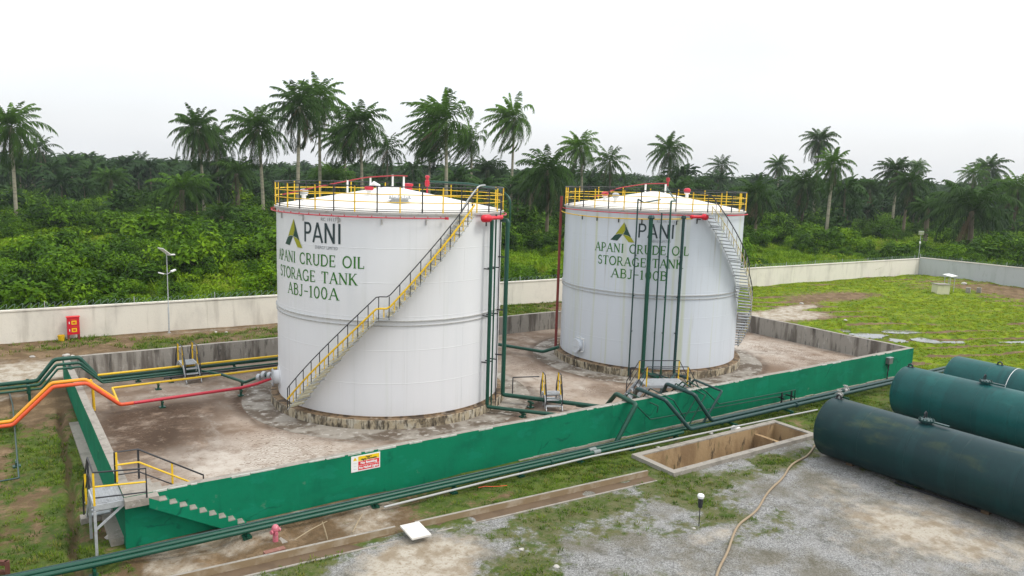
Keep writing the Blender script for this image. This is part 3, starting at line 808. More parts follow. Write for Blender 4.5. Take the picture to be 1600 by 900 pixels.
# --- hand-drawn stroke alphabet for the painted lettering (cap height 1)
def arc(cx, cy, rx, ry, a0, a1, n=14):
    return [(cx + rx*cos(radians(a0+(a1-a0)*k/n)), cy + ry*sin(radians(a0+(a1-a0)*k/n))) for k in range(n+1)]
TK, TN, SF = .135, .07, .05        # thick stem, thin hairline, serif
def sf(x, y, w=.26): return ([(x-w/2, y), (x+w/2, y)], SF)
SERIF = {
 'A': (.86, [([(.10,.02),(.43,1)], TN), ([(.43,1),(.77,.02)], TK), ([(.24,.36),(.64,.36)], TN), sf(.10,.025,.24), sf(.78,.025,.28)]),
 'B': (.66, [([(.13,0),(.13,1)], TK), ([(.13,.97)]+arc(.32,.755,.2,.215,90,-90)+[(.13,.54)], TN+.02), ([(.13,.54)]+arc(.34,.285,.24,.255,90,-90)+[(.13,.03)], TN+.02), sf(.10,.975,.2), sf(.10,.025,.2)]),
 'C': (.84, [(arc(.45,.5,.37,.47,48,312,22), TN+.04), ([(.70,.70),(.70,.92)], SF), ([(.70,.10),(.70,.30)], SF)]),
 'D': (.84, [([(.13,0),(.13,1)], TK), ([(.13,.97),(.34,.97)]+arc(.36,.5,.38,.47,90,-90,18)+[(.13,.03)], TN+.03), sf(.10,.975,.2), sf(.10,.025,.2)]),
 'E': (.68, [([(.13,0),(.13,1)], TK), ([(.06,.97),(.58,.97)], TN), ([(.13,.52),(.48,.52)], TN), ([(.06,.03),(.60,.03)], TN), ([(.58,1),(.58,.80)], SF), ([(.60,0),(.60,.22)], SF), ([(.48,.62),(.48,.42)], SF)]),
 'G': (.88, [(arc(.45,.5,.37,.47,48,322,22), TN+.04), ([(.74,.02),(.74,.44)], TK-.02), sf(.70,.44,.30), ([(.70,.70),(.70,.92)], SF)]),
 'I': (.34, [([(.17,0),(.17,1)], TK), sf(.17,.975), sf(.17,.025)]),
 'J': (.50, [([(.32,1),(.32,.22)]+arc(.17,.2,.15,.19,0,-150,8), TK-.03), sf(.32,.975)]),
 'K': (.80, [([(.13,0),(.13,1)], TK), ([(.15,.42),(.62,.98)], TN), ([(.30,.58),(.70,.02)], TK), sf(.13,.975), sf(.13,.025), sf(.64,.975,.22), sf(.72,.025,.24)]),
 'L': (.64, [([(.13,0),(.13,1)], TK), ([(.06,.03),(.58,.03)], TN), ([(.58,0),(.58,.24)], SF), sf(.13,.975)]),
 'N': (.86, [([(.13,0),(.13,1)], TN), ([(.11,.98),(.72,.02)], TK), ([(.72,0),(.72,1)], TN), sf(.10,.975,.22), sf(.13,.025,.26), sf(.72,.975,.26)]),
 'O': (.92, [(arc(.46,.5,.38,.47,0,360,28), TN+.045)]),
 'P': (.66, [([(.13,0),(.13,1)], TK), ([(.13,.97),(.30,.97)]+arc(.32,.71,.26,.26,90,-90)+[(.13,.45)], TN+.02), sf(.10,.975,.2), sf(.13,.025)]),
 'R': (.76, [([(.13,0),(.13,1)], TK), ([(.13,.97),(.30,.97)]+arc(.32,.72,.25,.25,90,-90)+[(.13,.47)], TN+.02), ([(.34,.47),(.66,.02)], TK-.02), sf(.10,.975,.2), sf(.13,.025), sf(.68,.025,.2)]),
 'S': (.64, [(arc(.32,.74,.22,.23,40,230,12)+arc(.32,.27,.24,.24,60,-140,14), TN+.045), ([(.50,.74),(.50,.94)], SF), ([(.11,.06),(.11,.28)], SF)]),
 'T': (.76, [([(.38,0),(.38,1)], TK), ([(.06,.97),(.70,.97)], TN), ([(.06,1),(.06,.78)], SF), ([(.70,1),(.70,.78)], SF), sf(.38,.025)]),
 'U': (.84, [([(.15,1),(.15,.32)]+arc(.42,.30,.27,.27,180,360)+[(.69,1)], TN+.035), ([(.15,.3),(.15,1)], TK), sf(.15,.975), sf(.69,.975,.24)]),
 '1': (.40, [([(.20,0),(.20,1)], TK), ([(.20,.98),(.06,.86)], TN), sf(.20,.025,.26)]),
 '0': (.62, [(arc(.31,.5,.23,.47,0,360,24), TN+.03)]),
 '-': (.50, [([(.04,.47),(.46,.47)], TN+.01)]),
 ' ': (.50, []),
}
SW = .105
SANS = {
 'P': (.74, [([(.10,0),(.10,1)], SW), ([(.10,.94),(.36,.94)]+arc(.38,.70,.24,.24,90,-90)+[(.10,.46)], SW)]),
 'A': (.92, [([(.06,0),(.44,1)], SW), ([(.44,1),(.83,0)], SW), ([(.22,.30),(.66,.30)], SW*.9)]),
 'N': (.94, [([(.12,0),(.12,1)], SW), ([(.12,.98),(.76,.02)], SW*1.1), ([(.76,0),(.76,1)], SW)]),
 'I': (.34, [([(.17,0),(.17,1)], SW)]),
}
def stroke(mb, T, pts, w, m, U, i):
    """painted stroke: pts in metres (along the curve from the text centre, up), U -> (deg, z)"""
    P = []
    for a, b in zip(pts, pts[1:]):
        L = hypot(b[0]-a[0], b[1]-a[1]); n = max(1, int(L/.12))
        P += [(a[0]+(b[0]-a[0])*k/n, a[1]+(b[1]-a[1])*k/n) for k in range(n)]
    P.append(pts[-1])
    vs = []
    for k, p in enumerate(P):
        a, b = P[max(0, k-1)], P[min(len(P)-1, k+1)]
        dx, dy = b[0]-a[0], b[1]-a[1]; l = hypot(dx, dy) or 1
        nx_, ny_ = -dy/l*w/2, dx/l*w/2
        for s in (1, -1):
            deg, z = U(p[0]+s*nx_, p[1]+s*ny_); vs.append(cp(T, deg, TRAD + .008 + .0009*(i % 9), z))
    mb.add(vs, [(2*k, 2*k+1, 2*k+3, 2*k+2) for k in range(len(P)-1)], m)
def paint_text(T, txt, font, cdeg, zbase, h, width, mat, parent, gap=.07):
    adv = sum(font[c][0] for c in txt) + gap*(len(txt)-1)
    kx = width/adv
    mb = MB(); x = -width/2; i = 0
    U = lambda a, b: (cdeg + math.degrees(a/TRAD), zbase + b)
    for c in txt:
        w, sts = font[c]
        for pts, th in sts:
            stroke(mb, T, [(x + p[0]*kx, p[1]*h) for p in pts], th*h*1.12, 0, U, i); i += 1
        x += (w + gap)*kx
    return mb.build("lettering", mat, parent, smooth=0)
def paint_font(T, txt, cdeg, zbase, size, width, mat, parent):
    vs, fs = text_mesh(txt, size)
    w = max(v[0] for v in vs) - min(v[0] for v in vs); k = width/w
    mb = MB(); mb.add([cp(T, cdeg + math.degrees(x*k/TRAD), TRAD + .012, zbase + y) for x, y in vs], fs)
    return mb.build("lettering", mat, parent, smooth=0)
def paint_logo(T, cdeg, z0, h, w, parent):
    def poly(pts, m, mb, lift):
        bm = bmesh.new(); vs = [bm.verts.new((x, y, 0)) for x, y in pts]; bm.faces.new(vs)
        bmesh.ops.triangulate(bm, faces=bm.faces[:]); bmesh.ops.subdivide_edges(bm, edges=bm.edges[:], cuts=2, use_grid_fill=True)
        bm.verts.index_update()
        mb.add([cp(T, cdeg + math.degrees((v.co.x-.5)*w/TRAD), TRAD+lift, z0 + v.co.y*h) for v in bm.verts], [[v.index for v in f.verts] for f in bm.faces], m)
        bm.free()
    mb = MB()
    poly([(.555,1),(.20,.345),(.33,.40),(.515,.395),(.565,.50),(.61,.62),(.60,.80)], 0, mb, .010)      # olive upper left
    poly([(.185,.325),(0,.07),(.30,.04),(.515,.385),(.34,.385)], 1, mb, .0115)                          # dark lower left
    poly([(.565,1),(.61,.80),(.62,.62),(.575,.48),(.525,.385),(.72,.345),(.86,.25)], 1, mb, .013)       # dark upper right
    poly([(.525,.37),(.765,.01),(1,0),(.87,.235),(.73,.33)], 0, mb, .0145)                              # olive lower right
    return mb.build("logo", [M_OLIVE, M_LOGODARK], parent, smooth=0)

def ring_bar(mb, T, r0, r1, z0, z1, a0, a1, n, m=0):
    full = abs(a1-a0) >= 359.9
    vs = []
    for k in range(n + (0 if full else 1)):
        a = a0 + (a1-a0)*k/n
        for r, z in ((r0, z0), (r1, z0), (r1, z1), (r0, z1)): vs.append(cp(T, a, r, z))
    N = n if full else n
    fs = []
    cnt = n if full else n+1
    for k in range(N):
        j = (k+1) % cnt
        for e in range(4):
            f = (e+1) % 4; fs.append((4*k+e, 4*j+e, 4*j+f, 4*k+f))
    if not full: fs += [(0,1,2,3), (4*n+3, 4*n+2, 4*n+1, 4*n)]
    mb.add(vs, fs, m)
def ring_tube(mb, T, r, z, rad, a0, a1, n=48, m=0, sides=8, dz=None):
    pts = [cp(T, a0+(a1-a0)*k/n, r, z + (dz(k/n) if dz else 0)) for k in range(n+1)]
    if abs(a1-a0) >= 359.9: mb.tube(pts[:-1], rad, sides, m, closed=True)
    else: mb.tube(pts, rad, sides, m)

def build_tank(T, label, M_SHELL, M_RF, th_top, th_bot, th_l0, th_l1, txtdeg, code):
    t = thing("oil_storage_tank", label, "storage tank", (T.x, T.y, 0))
    c = (T.x, T.y, 0)
    mb = MB(); mb.lathe([(RF, -.1), (RF, .405), (RF-.02, .42)], 96, c); mb.lathe([(RF-.02, .42), (TRAD-.3, .46)], 96, c, 1)
    mb.lathe([(TRAD+.06, .45), (TRAD+.06, .485), (TRAD-.02, .485)], 96, c, 1)
    mb.build("foundation", [M_RING, M_RUSTRIM], t)
    # shell with its weld seams
    mb = MB(); mb.lathe([(TRAD, Z0), (TRAD, ZT)], 128, c)
    crs = 1.476
    for k in range(1, 6):
        z = Z0 + k*crs; mb.lathe([(TRAD-.002, z-.03), (TRAD+.006, z-.012), (TRAD+.006, z+.004), (TRAD-.002, z+.012)], 128, c)
        for q in range(6):
            a = q*60 + (k % 2)*30 + 11; z_ = Z0 + (k-1)*crs
            vs = [cp(T, a-.16, TRAD-.001, z_), cp(T, a, TRAD+.005, z_), cp(T, a+.16, TRAD-.001, z_)]
            vs2 = [v + Vector((0, 0, crs)) for v in vs]
            mb.add(vs+vs2, [(0,1,4,3),(1,2,5,4)])
    mb.build("shell", M_SHELL, t)
    mb = MB()
    mb.lathe([(TRAD+.09, ZT-.015)] + [(TRAD*(1-k/10)+.0 if k else TRAD+.02, ZT + .99*(k/10)*(1.0-.0*k)+.012) for k in range(11)][:-1] + [(.02, ZT+1.0)], 72, c, closed_top=True)
    mb.build("roof", M_RF, t, smooth=20)
    mb = MB(); ring_bar(mb, T, TRAD+.003, TRAD+.10, ZT-.10, ZT-.02, 0, 360, 96); mb.build("rim_angle", M_GREY_SEAM, t)
    mb = MB(); ring_bar(mb, T, TRAD+.003, TRAD+.075, 4.70, 4.735, 0, 360, 96); ring_bar(mb, T, TRAD+.003, TRAD+.05, 4.50, 4.53, 0, 360, 96)
    mb.build("stiffener_ring", M_GREY_SEAM, t)
    # guard rail
    mb = MB(); ring_tube(mb, T, TRAD+.05, ZT+1.08, .026, 0, 360, 96, sides=6)
    rail = mb.build("guard_rail", M_BLACK, t)
    mb = MB(); ring_bar(mb, T, TRAD+.035, TRAD+.05, ZT+.02, ZT+.05, 0, 360, 96); ring_bar(mb, T, TRAD+.035, TRAD+.05, ZT+.11, ZT+.135, 0, 360, 96); mb.build("kick_plate", M_BLACK, rail)
    for z in (.42, .75):
        mb = MB(); ring_tube(mb, T, TRAD+.05, ZT+z, .022, 0, 360, 96, sides=6); mb.build("mid_rail", M_YELLOW, rail)
    for k in range(36):
        a = -172 + 10*k; mb = MB(); mb.bar(cp(T, a, TRAD+.05, ZT-.08), cp(T, a, TRAD+.05, ZT+1.07), .045)
        mb.build("post", M_BLACK if k % 2 else M_YELLOW, rail, smooth=0)
    # the winding stair
    ri, ro = TRAD + .06, TRAD + .82
    h0, hl, h1 = .62, 5.02, ZT
    def tread_z(a):                                   # smooth line of the flight, level along the landing
        s = (a-th_bot)/(th_top-th_bot); l0 = (th_l0-th_bot)/(th_top-th_bot); l1 = (th_l1-th_bot)/(th_top-th_bot)
        if s < l0: return h0 + (hl-h0)*s/l0
        if s < l1: return hl
        return hl + (h1-hl)*(s-l1)/(1-l1)
    mb1, mb2 = MB(), MB(); n = 72
    for k in range(n):
        a, b_ = th_bot+(th_top-th_bot)*k/n, th_bot+(th_top-th_bot)*(k+1)/n
        za, zb = tread_z(a), tread_z(b_)
        for r, mb in ((ri, mb1), (ro, mb2)):
            vs = [cp(T,a,r,za-.10), cp(T,b_,r,zb-.10), cp(T,b_,r,zb-.05), cp(T,a,r,za-.05), cp(T,a,r+.015,za-.10), cp(T,b_,r+.015,zb-.10), cp(T,b_,r+.015,zb-.05), cp(T,a,r+.015,za-.05)]
            mb.add(vs, [(0,1,2,3),(7,6,5,4),(0,4,5,1),(2,6,7,3)])
    stair = mb2.build("staircase", M_STEEL, t, smooth=0)
    M_TR = M_TREAD if code == 'A' else M_STEEL
    mb1.build("stringer", M_STEEL, stair, smooth=0)
    sg = 1 if th_top > th_bot else -1
    for (a0, a1, z0_, z1_) in ((th_bot, th_l0, h0, hl), (th_l1, th_top, hl, h1)):
        m_ = int(round((z1_-z0_)/.205))
        for k in range(m_):
            a = a0 + (a1-a0)*(k+.5)/m_; z = z0_ + (z1_-z0_)*(k+.5)/m_
            mb = MB(); ring_bar(mb, T, ri+.017, ro-.002, z-.03, z+.02, a-1.3, a+1.3, 2); mb.build("tread", M_TR, stair, smooth=0)
    mb = MB(); ring_bar(mb, T, ri+.017, ro-.002, hl-.02, hl+.02, th_l0-sg*.4, th_l1+sg*.4, 3); mb.build("landing", M_STEEL, stair, smooth=0)
    hp = [(th_bot + (th_top-th_bot)*k/60) for k in range(61)] + [th_top + sg*3, th_top + sg*7]
    def rail_z(a, up): 
        if sg*(a-th_top) > 0: return ZT + up + .10
        return tread_z(a) + up
    mb = MB(); mb.tube([cp(T, th_bot, ro, h0)] + [cp(T, a, ro, rail_z(a, .90)) for a in hp], .023 if code == 'A' else .03, 6); mb.build("handrail", M_BLACK, stair)
    mb = MB(); mb.tube([cp(T, a, ro, rail_z(a, .40)) for a in hp[:-2]], .042 if code == 'A' else .02, 6); mb.build("mid_rail", M_YELLOW if code == 'A' else M_PALEY, stair)
    k = 0; a = th_bot + sg*1.2
    while sg*(th_top - a) > .5:
        mb = MB(); mb.bar(cp(T, a, ro, tread_z(a)-.12), cp(T, a, ro, tread_z(a)+.88), .03); mb.build("post", M_BLACK if code == 'A' else M_GREY_SEAM, stair, smooth=0)
        a2 = a + sg*2.0
        if sg*(th_top - a2) > 0:
            mb = MB(); mb.bar(cp(T, a2, ro-.03, tread_z(a2)-.06), cp(T, a2, ro-.03, tread_z(a2)+.42), .036); mb.build("baluster", M_YELLOW if code == 'A' else M_PALEY, stair, smooth=0)
        a += sg*4.0
    for k in range(9):                                # brackets under the flight
        mb = MB(); a = th_bot + (th_top-th_bot)*(k+.6)/9.3; z = tread_z(a)-.15
        mb.bar(cp(T, a, TRAD, z), cp(T, a, ro, z), .05)
        mb.build("bracket", M_STEEL, stair, smooth=0)
    # manhole
    md = 168 if code == 'A' else 179
    nrm = Vector((cos(radians(md)), sin(radians(md)), 0)); tan = Vector((-nrm.y, nrm.x, 0))
    def disc(mb, r, z, d0, d1, m=0, n=28):
        P = cp(T, md, TRAD, z)
        vs = []
        for d in (d0, d1):
            for k in range(n):
                q_ = 2*pi*k/n; vs.append(P + nrm*d + tan*(r*cos(q_)) + Vector((0, 0, r*sin(q_))))
        mb.add(vs, [(k, (k+1) % n, n+(k+1) % n, n+k) for k in range(n)] + [tuple(range(n, 2*n)), tuple(range(n-1, -1, -1))], m)
    zc = 1.22
    mb = MB(); disc(mb, .56, zc, -.05, .02); disc(mb, .33, zc, -.05, .26)
    mh = mb.build("manhole", M_SHELL, t)
    mb = MB(); disc(mb, .42, zc, .262, .31)
    for k in range(16):
        q_ = 2*pi*k/16; P = cp(T, md, TRAD, zc) + tan*(.37*cos(q_)) + Vector((0, 0, .37*sin(q_))); mb.bar(P+nrm*.31, P+nrm*.335, .035)
    P = cp(T, md, TRAD, zc); mb.bar(P + nrm*.36 - tan*.15, P + nrm*.36 + tan*.15, .025)
    mb.build("cover", M_SHELL if code != 'A' else M_STEEL, mh)
    if code == 'B':
        mb = MB(); P = cp(T, md, TRAD, zc); e = P + tan*.44; mb.bar(e + Vector((0,0,.45)), e + Vector((0,0,-.3)), .05); mb.bar(P + tan*.44 + Vector((0,0,.45)) , P - tan*.25 + Vector((0,0,.45)), .05)
        for s_ in (.45, -.3): mb.bar(e + Vector((0,0,s_)) - nrm*.02, e + Vector((0,0,s_)) + nrm*.2, .04)
        mb.build("hinge_frame", M_WHITE, mh, smooth=0)
    # lettering and logo
    d_ = txtdeg
    paint_text(T, "APANI CRUDE OIL", SERIF, d_, 6.97, .50, 5.50, M_TXT_GREEN, t)
    paint_text(T, "STORAGE TANK", SERIF, d_-.3, 6.24, .50, 4.95, M_TXT_GREEN, t)
    paint_text(T, "ABJ-100"+code, SERIF, d_, 5.54, .52, 3.20, M_TXT_GREEN, t)
    paint_text(T, "PANI", SANS, d_ + (7.9 if code == 'A' else 9.2), 7.97 if code == 'A' else 7.88, .86 if code == 'A' else .78, 2.0, M_TXT_DARK, t, gap=.06)
    paint_font(T, "RC 1911713", d_ + (12.8 if code == 'A' else 14.2), 8.92 if code == 'A' else 8.74, .2, .96, M_TXT_GREY, t)
    paint_font(T, "ENERGY LIMITED", d_ + (10.4 if code == 'A' else 11.6), 7.71 if code == 'A' else 7.65, .2, 1.16, M_TXT_GREY, t)
    paint_logo(T, d_ - (11.5 if code == 'A' else 10.8), 7.66 if code == 'A' else 7.58, 1.25 if code == 'A' else 1.10, 1.42, t)
    return t, stair

tankA, _ = build_tank(TA, "nearer tall white cylindrical oil tank with its stair rising left to right across the front", M_TANK, M_ROOF, -81, -161.5, -121, -116.6, -156.8, 'A')
tankB, _ = build_tank(TB, "farther tall white cylindrical oil tank, streaky, with its stair descending round the right side", M_TANK2, M_ROOF2, -105, -25, -70, -65.5, -141.5, 'B')

def roofz(T, p): return ZT + .99*(1 - hypot(p[0]-T.x, p[1]-T.y)/TRAD) + .012
# --- spray rings, foam chambers (fixed to the shells)
def brackets(mb, T, r, z, angs, m=0):
    for a in angs:
        mb.bar(cp(T, a, TRAD, z-.07), cp(T, a, r+.02, z-.07), .05, .03, m); mb.bar(cp(T, a, TRAD+.03, z-.3), cp(T, a, TRAD+.03, z-.07), .045, .045, m)
mb = MB(); ring_tube(mb, TA, TRAD+.22, 9.17, .025, -268, -91, 64); mb.lathe([(.0, 0), (.085, 0), (.085, .1), (0, .1)], 12, tuple(cp(TA, -91, TRAD+.22, 9.12)))
ring_tube(mb, TA, TRAD+.22, 9.20, .03, -62, -14, 20)
r1 = mb.build("spray_ring", M_RED, tankA)
for a in (-180, -160, -140, -120, -100, -52, -30): mb = MB(); brackets(mb, TA, TRAD+.22, 9.17, (a,)); mb.build("bracket", M_GREY_SEAM, r1, smooth=0)
mb = MB()
for a in range(-268, -90, 6): mb.bar(cp(TA, a, TRAD+.22, 9.2), cp(TA, a, TRAD+.24, 9.25), .03)
mb.build("nozzle", M_RED, r1, smooth=0)
mb = MB(); ring_tube(mb, TB, TRAD+.22, 9.20, .025, -216, -114, 50); ring_tube(mb, TB, TRAD+.22, 9.22, .034, -88, -58, 16)
r2 = mb.build("spray_ring", M_RED, tankB)
for a in (-183, -170, -155, -141, -121): mb = MB(); brackets(mb, TB, TRAD+.3, 8.96, (a,)); mb.build("bracket", M_BLACK, r2, smooth=0)
mb = MB(); ring_tube(mb, TB, TRAD+.30, 9.02, .028, -214, -113, 50, dz=lambda s: -.13*math.sin(pi*min(1, s*1.05))**.8); mb.build("foam_line", M_YELLOW, tankB)
for T, a0, a1, par in ((TA, -72, -53, tankA), (TB, -103.5, -114.5, tankB)):
    mb = MB(); n = 14
    pts = [cp(T, a0+(a1-a0)*k/n, TRAD+.34, 9.14) for k in range(n+1)]
    rr = [.05, .17, .175, .175, .175, .10, .085, .085, .085, .085, .085, .085, .11, .11, .06]
    mb.tube(pts, rr, 14); ch = mb.build("foam_chamber", weathered("bright_red_paint", (.62, .012, .03), [(5, (1,1,1), (.4,.02,.03), .55, .75, .5)], rough=.35), par, smooth=60)
    mb = MB(); e = cp(T, a0+(a1-a0)*.45, TRAD, 9.0); mb.bar(e, cp(T, a0+(a1-a0)*.45, TRAD+.36, 9.0), .06); mb.bar(e + Vector((0,0,-.25)), e, .06); mb.build("bracket", M_BLACK, ch, smooth=0)
# --- roof fittings
def roof_at(T, a, r): 
    p = cp(T, a, r, 0); p.z = roofz(T, p); return p
def breather(T, par, a, r, mats, hgt=.45):
    p = roof_at(T, a, r); mb = MB()
    mb.lathe([(.10, -.1), (.10, hgt*.5), (.17, hgt*.5), (.17, hgt*.6)], 14, tuple(p), 0)
    mb.lathe([(.17, hgt*.6), (.21, hgt*.68), (.21, hgt*.95), (.12, hgt*1.08), (.0, hgt*1.1)], 14, tuple(p), 1)
    return mb.build("breather_valve", mats, par)
def roof_hatch(T, par, a, r):
    p = roof_at(T, a, r); mb = MB(); mb.lathe([(.38, -.1), (.38, .12), (.50, .12), (.50, .19), (.0, .19)], 24, tuple(p), 0)
    for k in range(10): q_ = cp(Vector((p.x, p.y, 0)), k*36, .45, p.z+.17); mb.bar(q_, q_+Vector((0,0,.1)), .03)
    return mb.build("roof_hatch", M_STEEL, par)
breather(TA, tankA, -141.7, 2.34, [M_WHITE, M_RED], .42)
mb = MB(); p = roof_at(TA, -141.7, 2.34) + Vector((.05, -.02, .40)); mb.tube([p, p+Vector((.14, -.10, .16)), p+Vector((.30, -.22, .05)), p+Vector((.30, -.22, -.12))], [.09, .11, .11, .09], 10); mb.build("vent_hood", [M_WHITE], tankA)
roof_hatch(TA, tankA, -109.7, 3.43)
breather(TA, tankA, 170, 4.2, [M_WHITE, M_STEEL], .5)
mb = MB(); p = roof_at(TA, 10, 1.0); mb.lathe([(.20, -.1), (.20, .2), (.25, .2), (.25, .30), (.0, .33)], 18, tuple(p)); mb.build("roof_vent", M_RED, tankA)
# raised red line on white posts over the roof
mb = MB(); q = [roof_at(TA, 172, 5.2)+Vector((0,0,.45)), roof_at(TA, 172, 3.3)+Vector((0,0,.55)), roof_at(TA, 176, 1.3)+Vector((0,0,.62)), roof_at(TA, -95, .6)+Vector((0,0,.62)), roof_at(TA, -60, .9)+Vector((0,0,.66))]
mb.tube(fillet(q, .3), .028, 8); rp = mb.build("roof_pipe", M_REDDULL, tankA)
mb = MB()
for pt in (roof_at(TA, 174, 2.2), roof_at(TA, 178, 1.1), roof_at(TA, -110, .45), roof_at(TA, -66, .75)): mb.bar(pt - Vector((0,0,.05)), pt + Vector((0,0,.62)), .07)
mb.build("pipe_post", M_WHITE, rp, smooth=0)
mb = MB(); p = roof_at(TA, 16, 2.4); mb.lathe([(.04, -.1), (.04, .42), (.08, .42), (.12, .5), (.12, .72), (.07, .76), (.08, .86), (.12, .9), (.10, .98), (0, 1.0)], 12, tuple(p)); mb.build("foam_monitor", M_RED, tankA)
mb = MB(); q = [roof_at(TA, 20, 2.8)+Vector((0,0,.75)), roof_at(TA, -8, 4.1)+Vector((0,0,.95)), roof_at(TA, -30, 5.3)+Vector((0,0,.95)), cp(TA, -34, TRAD+.4, ZT+.6), cp(TA, -34, TRAD+.4, 8.6)]
mb.tube(fillet(q, .3), .05, 8); mb.build("roof_pipe", M_GPIPE, tankA)
mb = MB(); p = roof_at(TA, -55, 4.3); mb.lathe([(.04, -.05), (.04, .18), (.07, .18), (.07, .26), (0, .26)], 10, tuple(p)); mb.build("roof_nozzle", M_BLACK, tankA)
# small bent grey pipe over the top of the stair
mb = MB(); mb.tube(fillet([cp(TA, -82, TRAD+.05, ZT+.02), cp(TA, -79, TRAD+.05, ZT+.5), cp(TA, -71, TRAD+.05, ZT+1.2), cp(TA, -66, TRAD+.05, ZT+1.22)], .4), .035, 8); mb.build("stair_head_rail", M_STEEL, tankA)

breather(TB, tankB, 172, 3.6, [M_WHITE, M_RED], .50); breather(TB, tankB, -12, 2.4, [M_WHITE, M_RED], .60); breather(TB, tankB, -168, 4.0, [M_WHITE, M_STEEL], .55)
mb = MB(); q = [roof_at(TB, 176, 4.6)+Vector((0,0,.4)), roof_at(TB, 174, 2.6)+Vector((0,0,.62)), roof_at(TB, -170, .9)+Vector((0,0,.58)), roof_at(TB, -60, .8)+Vector((0,0,.62))]
mb.tube(fillet(q, .3), .03, 8); mb.lathe([(.05, -.15), (.05, .1), (.11, .12), (.11, .34), (0, .36)], 10, tuple(q[-1])); rp = mb.build("roof_pipe", M_REDDULL, tankB)
mb = MB()
for pt in (roof_at(TB, -170, .95), roof_at(TB, -75, .75)): mb.bar(pt - Vector((0,0,.05)), pt + Vector((0,0,.56)), .08)
mb.build("pipe_post", M_WHITE, rp, smooth=0)
# ================================================================== PIPEWORK
def pipe(name, label, pts, r, mat, group=None, rad=None, sup=(), flange=(), fr=1.55, supdir=None):
    """one run of pipe: fillet bends; sup = points on the run that stand on a post; flange = points with a bolted joint"""
    pts = [Vector(p) for p in pts]
    root = thing(name, label, "pipe", tuple(pts[0]), group)
    mb = MB(); mb.tube(fillet(pts, min(rad or 9, r*1.25), 3), r, 12 if r > .05 else 8)
    mb.build("pipe_run", mat, root, smooth=50)
    for p in sup:
        p = Vector(p); gz = 0 if (0 < p.x < BX and 0 < p.y < BY) else float(ground_z(np.array([p.x]), np.array([p.y]))[0])
        mb = MB(); mb.bar((p.x, p.y, gz-.1), (p.x, p.y, p.z - r*.8), .09); mb.box(p.x-.13, p.x+.13, p.y-.13, p.y+.13, gz-.1, gz+.05)
        mb.bar((p.x, p.y-.22, p.z-r-.035), (p.x, p.y+.22, p.z-r-.035), .07)
        mb.build("support", M_GPIPE, root, smooth=0)
    for p, d in flange:
        p, d = Vector(p), Vector(d).normalized()
        mb = MB(); mb.tube([p-d*.045, p-d*.008], r*fr, 16); mb.tube([p+d*.008, p+d*.045], r*fr, 16)
        mb.build("flange", mat, root)
    return root
def valve(root, p, d, r, mat):
    p, d = Vector(p), Vector(d).normalized(); mb = MB()
    for s in (-1, 1): mb.tube([p+d*s*r*1.9, p+d*s*r*1.5], r*1.7, 14)
    mb.tube([p-d*r*1.5, p, p+d*r*1.5], [r*1.1, r*1.5, r*1.1], 14)
    mb.tube([p, p+Vector((0, 0, r*2.6))], r*.75, 10)
    v = mb.build("valve", mat, root)
    mb = MB(); c = p + Vector((0, 0, r*2.9)); mb.lathe([(r*1.3, -.015), (r*1.5, 0), (r*1.3, .015), (r*1.2, 0), (r*1.3, -.015)], 18, tuple(c)); mb.bar(c-Vector((r*1.3,0,0)), c+Vector((r*1.3,0,0)), .02); mb.bar(c-Vector((0,r*1.3,0)), c+Vector((0,r*1.3,0)), .02)
    mb.build("handwheel", mat, v)

# left hop: green group
pipe("process_pipe", "thickest dark green pipe humping over the left wall along the back of the bund", [(-14,18.25,.58),(-1.2,18.25,.58),(-.45,18.25,1.54),(.6,18.25,1.54),(1.42,18.1,.42),(22.5,18.1,.42),(25.0,12.6,.42),(25.7,11.9,.8)], .10, M_GPIPE, None, .35, sup=((-6,18.1,.55),(3.2,18.1,.42),(8,18.1,.42),(21,18.1,.42)))
pipe("process_pipe", "middle green pipe humping over the left wall and bending to the nearer tank", [(-14,17.66,.52),(-1.15,17.66,.52),(-.42,17.66,1.40),(.58,17.66,1.40),(1.45,17.62,.40),(5.9,17.62,.40),(6.9,16.2,.36),(7.5,14.2,.36),(8.0,12.9,.95),(8.5,12.4,1.0)], .075, M_GPIPE, None, .35, sup=((-6,17.62,.52),(7.45,14.6,.36)))
pipe("process_pipe", "slim green pipe, innermost of the group humping over the left wall", [(-14,17.12,.46),(-1.1,17.12,.46),(-.4,17.12,1.32),(.56,17.12,1.32),(1.48,17.22,.38),(12,17.22,.38)], .05, M_GPIPE, None, .3, sup=((-6,17.22,.5),(4.6,17.22,.38)))
pipe("process_pipe", "yellow pipe lying against the thick green pipe along the back wall", [(1.35,17.9,.62),(1.6,17.9,.62),(13,17.9,.62)], .06, M_YELLOW, None, .1, sup=())
pipe("process_pipe", "yellow pipe running across the bund floor and turning to the red pipe", [(12,16.35,.36),(1.75,16.1,.36),(1.62,13.25,.42),(1.4,13.25,.62)], .055, M_YELLOW, None, .12, sup=((3.8,16.13,.36),))
pipe("process_pipe", "black pipe along the bund floor behind the nearer tank's inlet", [(4.2,16.85,.36),(13,16.9,.36)], .055, M_BLACK, None, .12)
pipe("process_pipe", "orange red pipe climbing over the left wall and crossing to the nearer tank", [(-14,12.9,.12),(-2.4,12.9,.12),(-.88,12.9,1.56),(.38,12.9,1.56),(1.66,12.9,.40),(2.2,12.9,.40)], .082, M_ORANGE, None, .3, sup=((-3.4,12.9,.12),))
pipe("process_pipe", "amber orange pipe beside the red one climbing over the left wall", [(-14,13.12,.23),(-2.42,13.12,.23),(-.92,13.12,1.68),(.36,13.12,1.68),(1.5,13.12,.62)], .075, M_AMBER, None, .3)
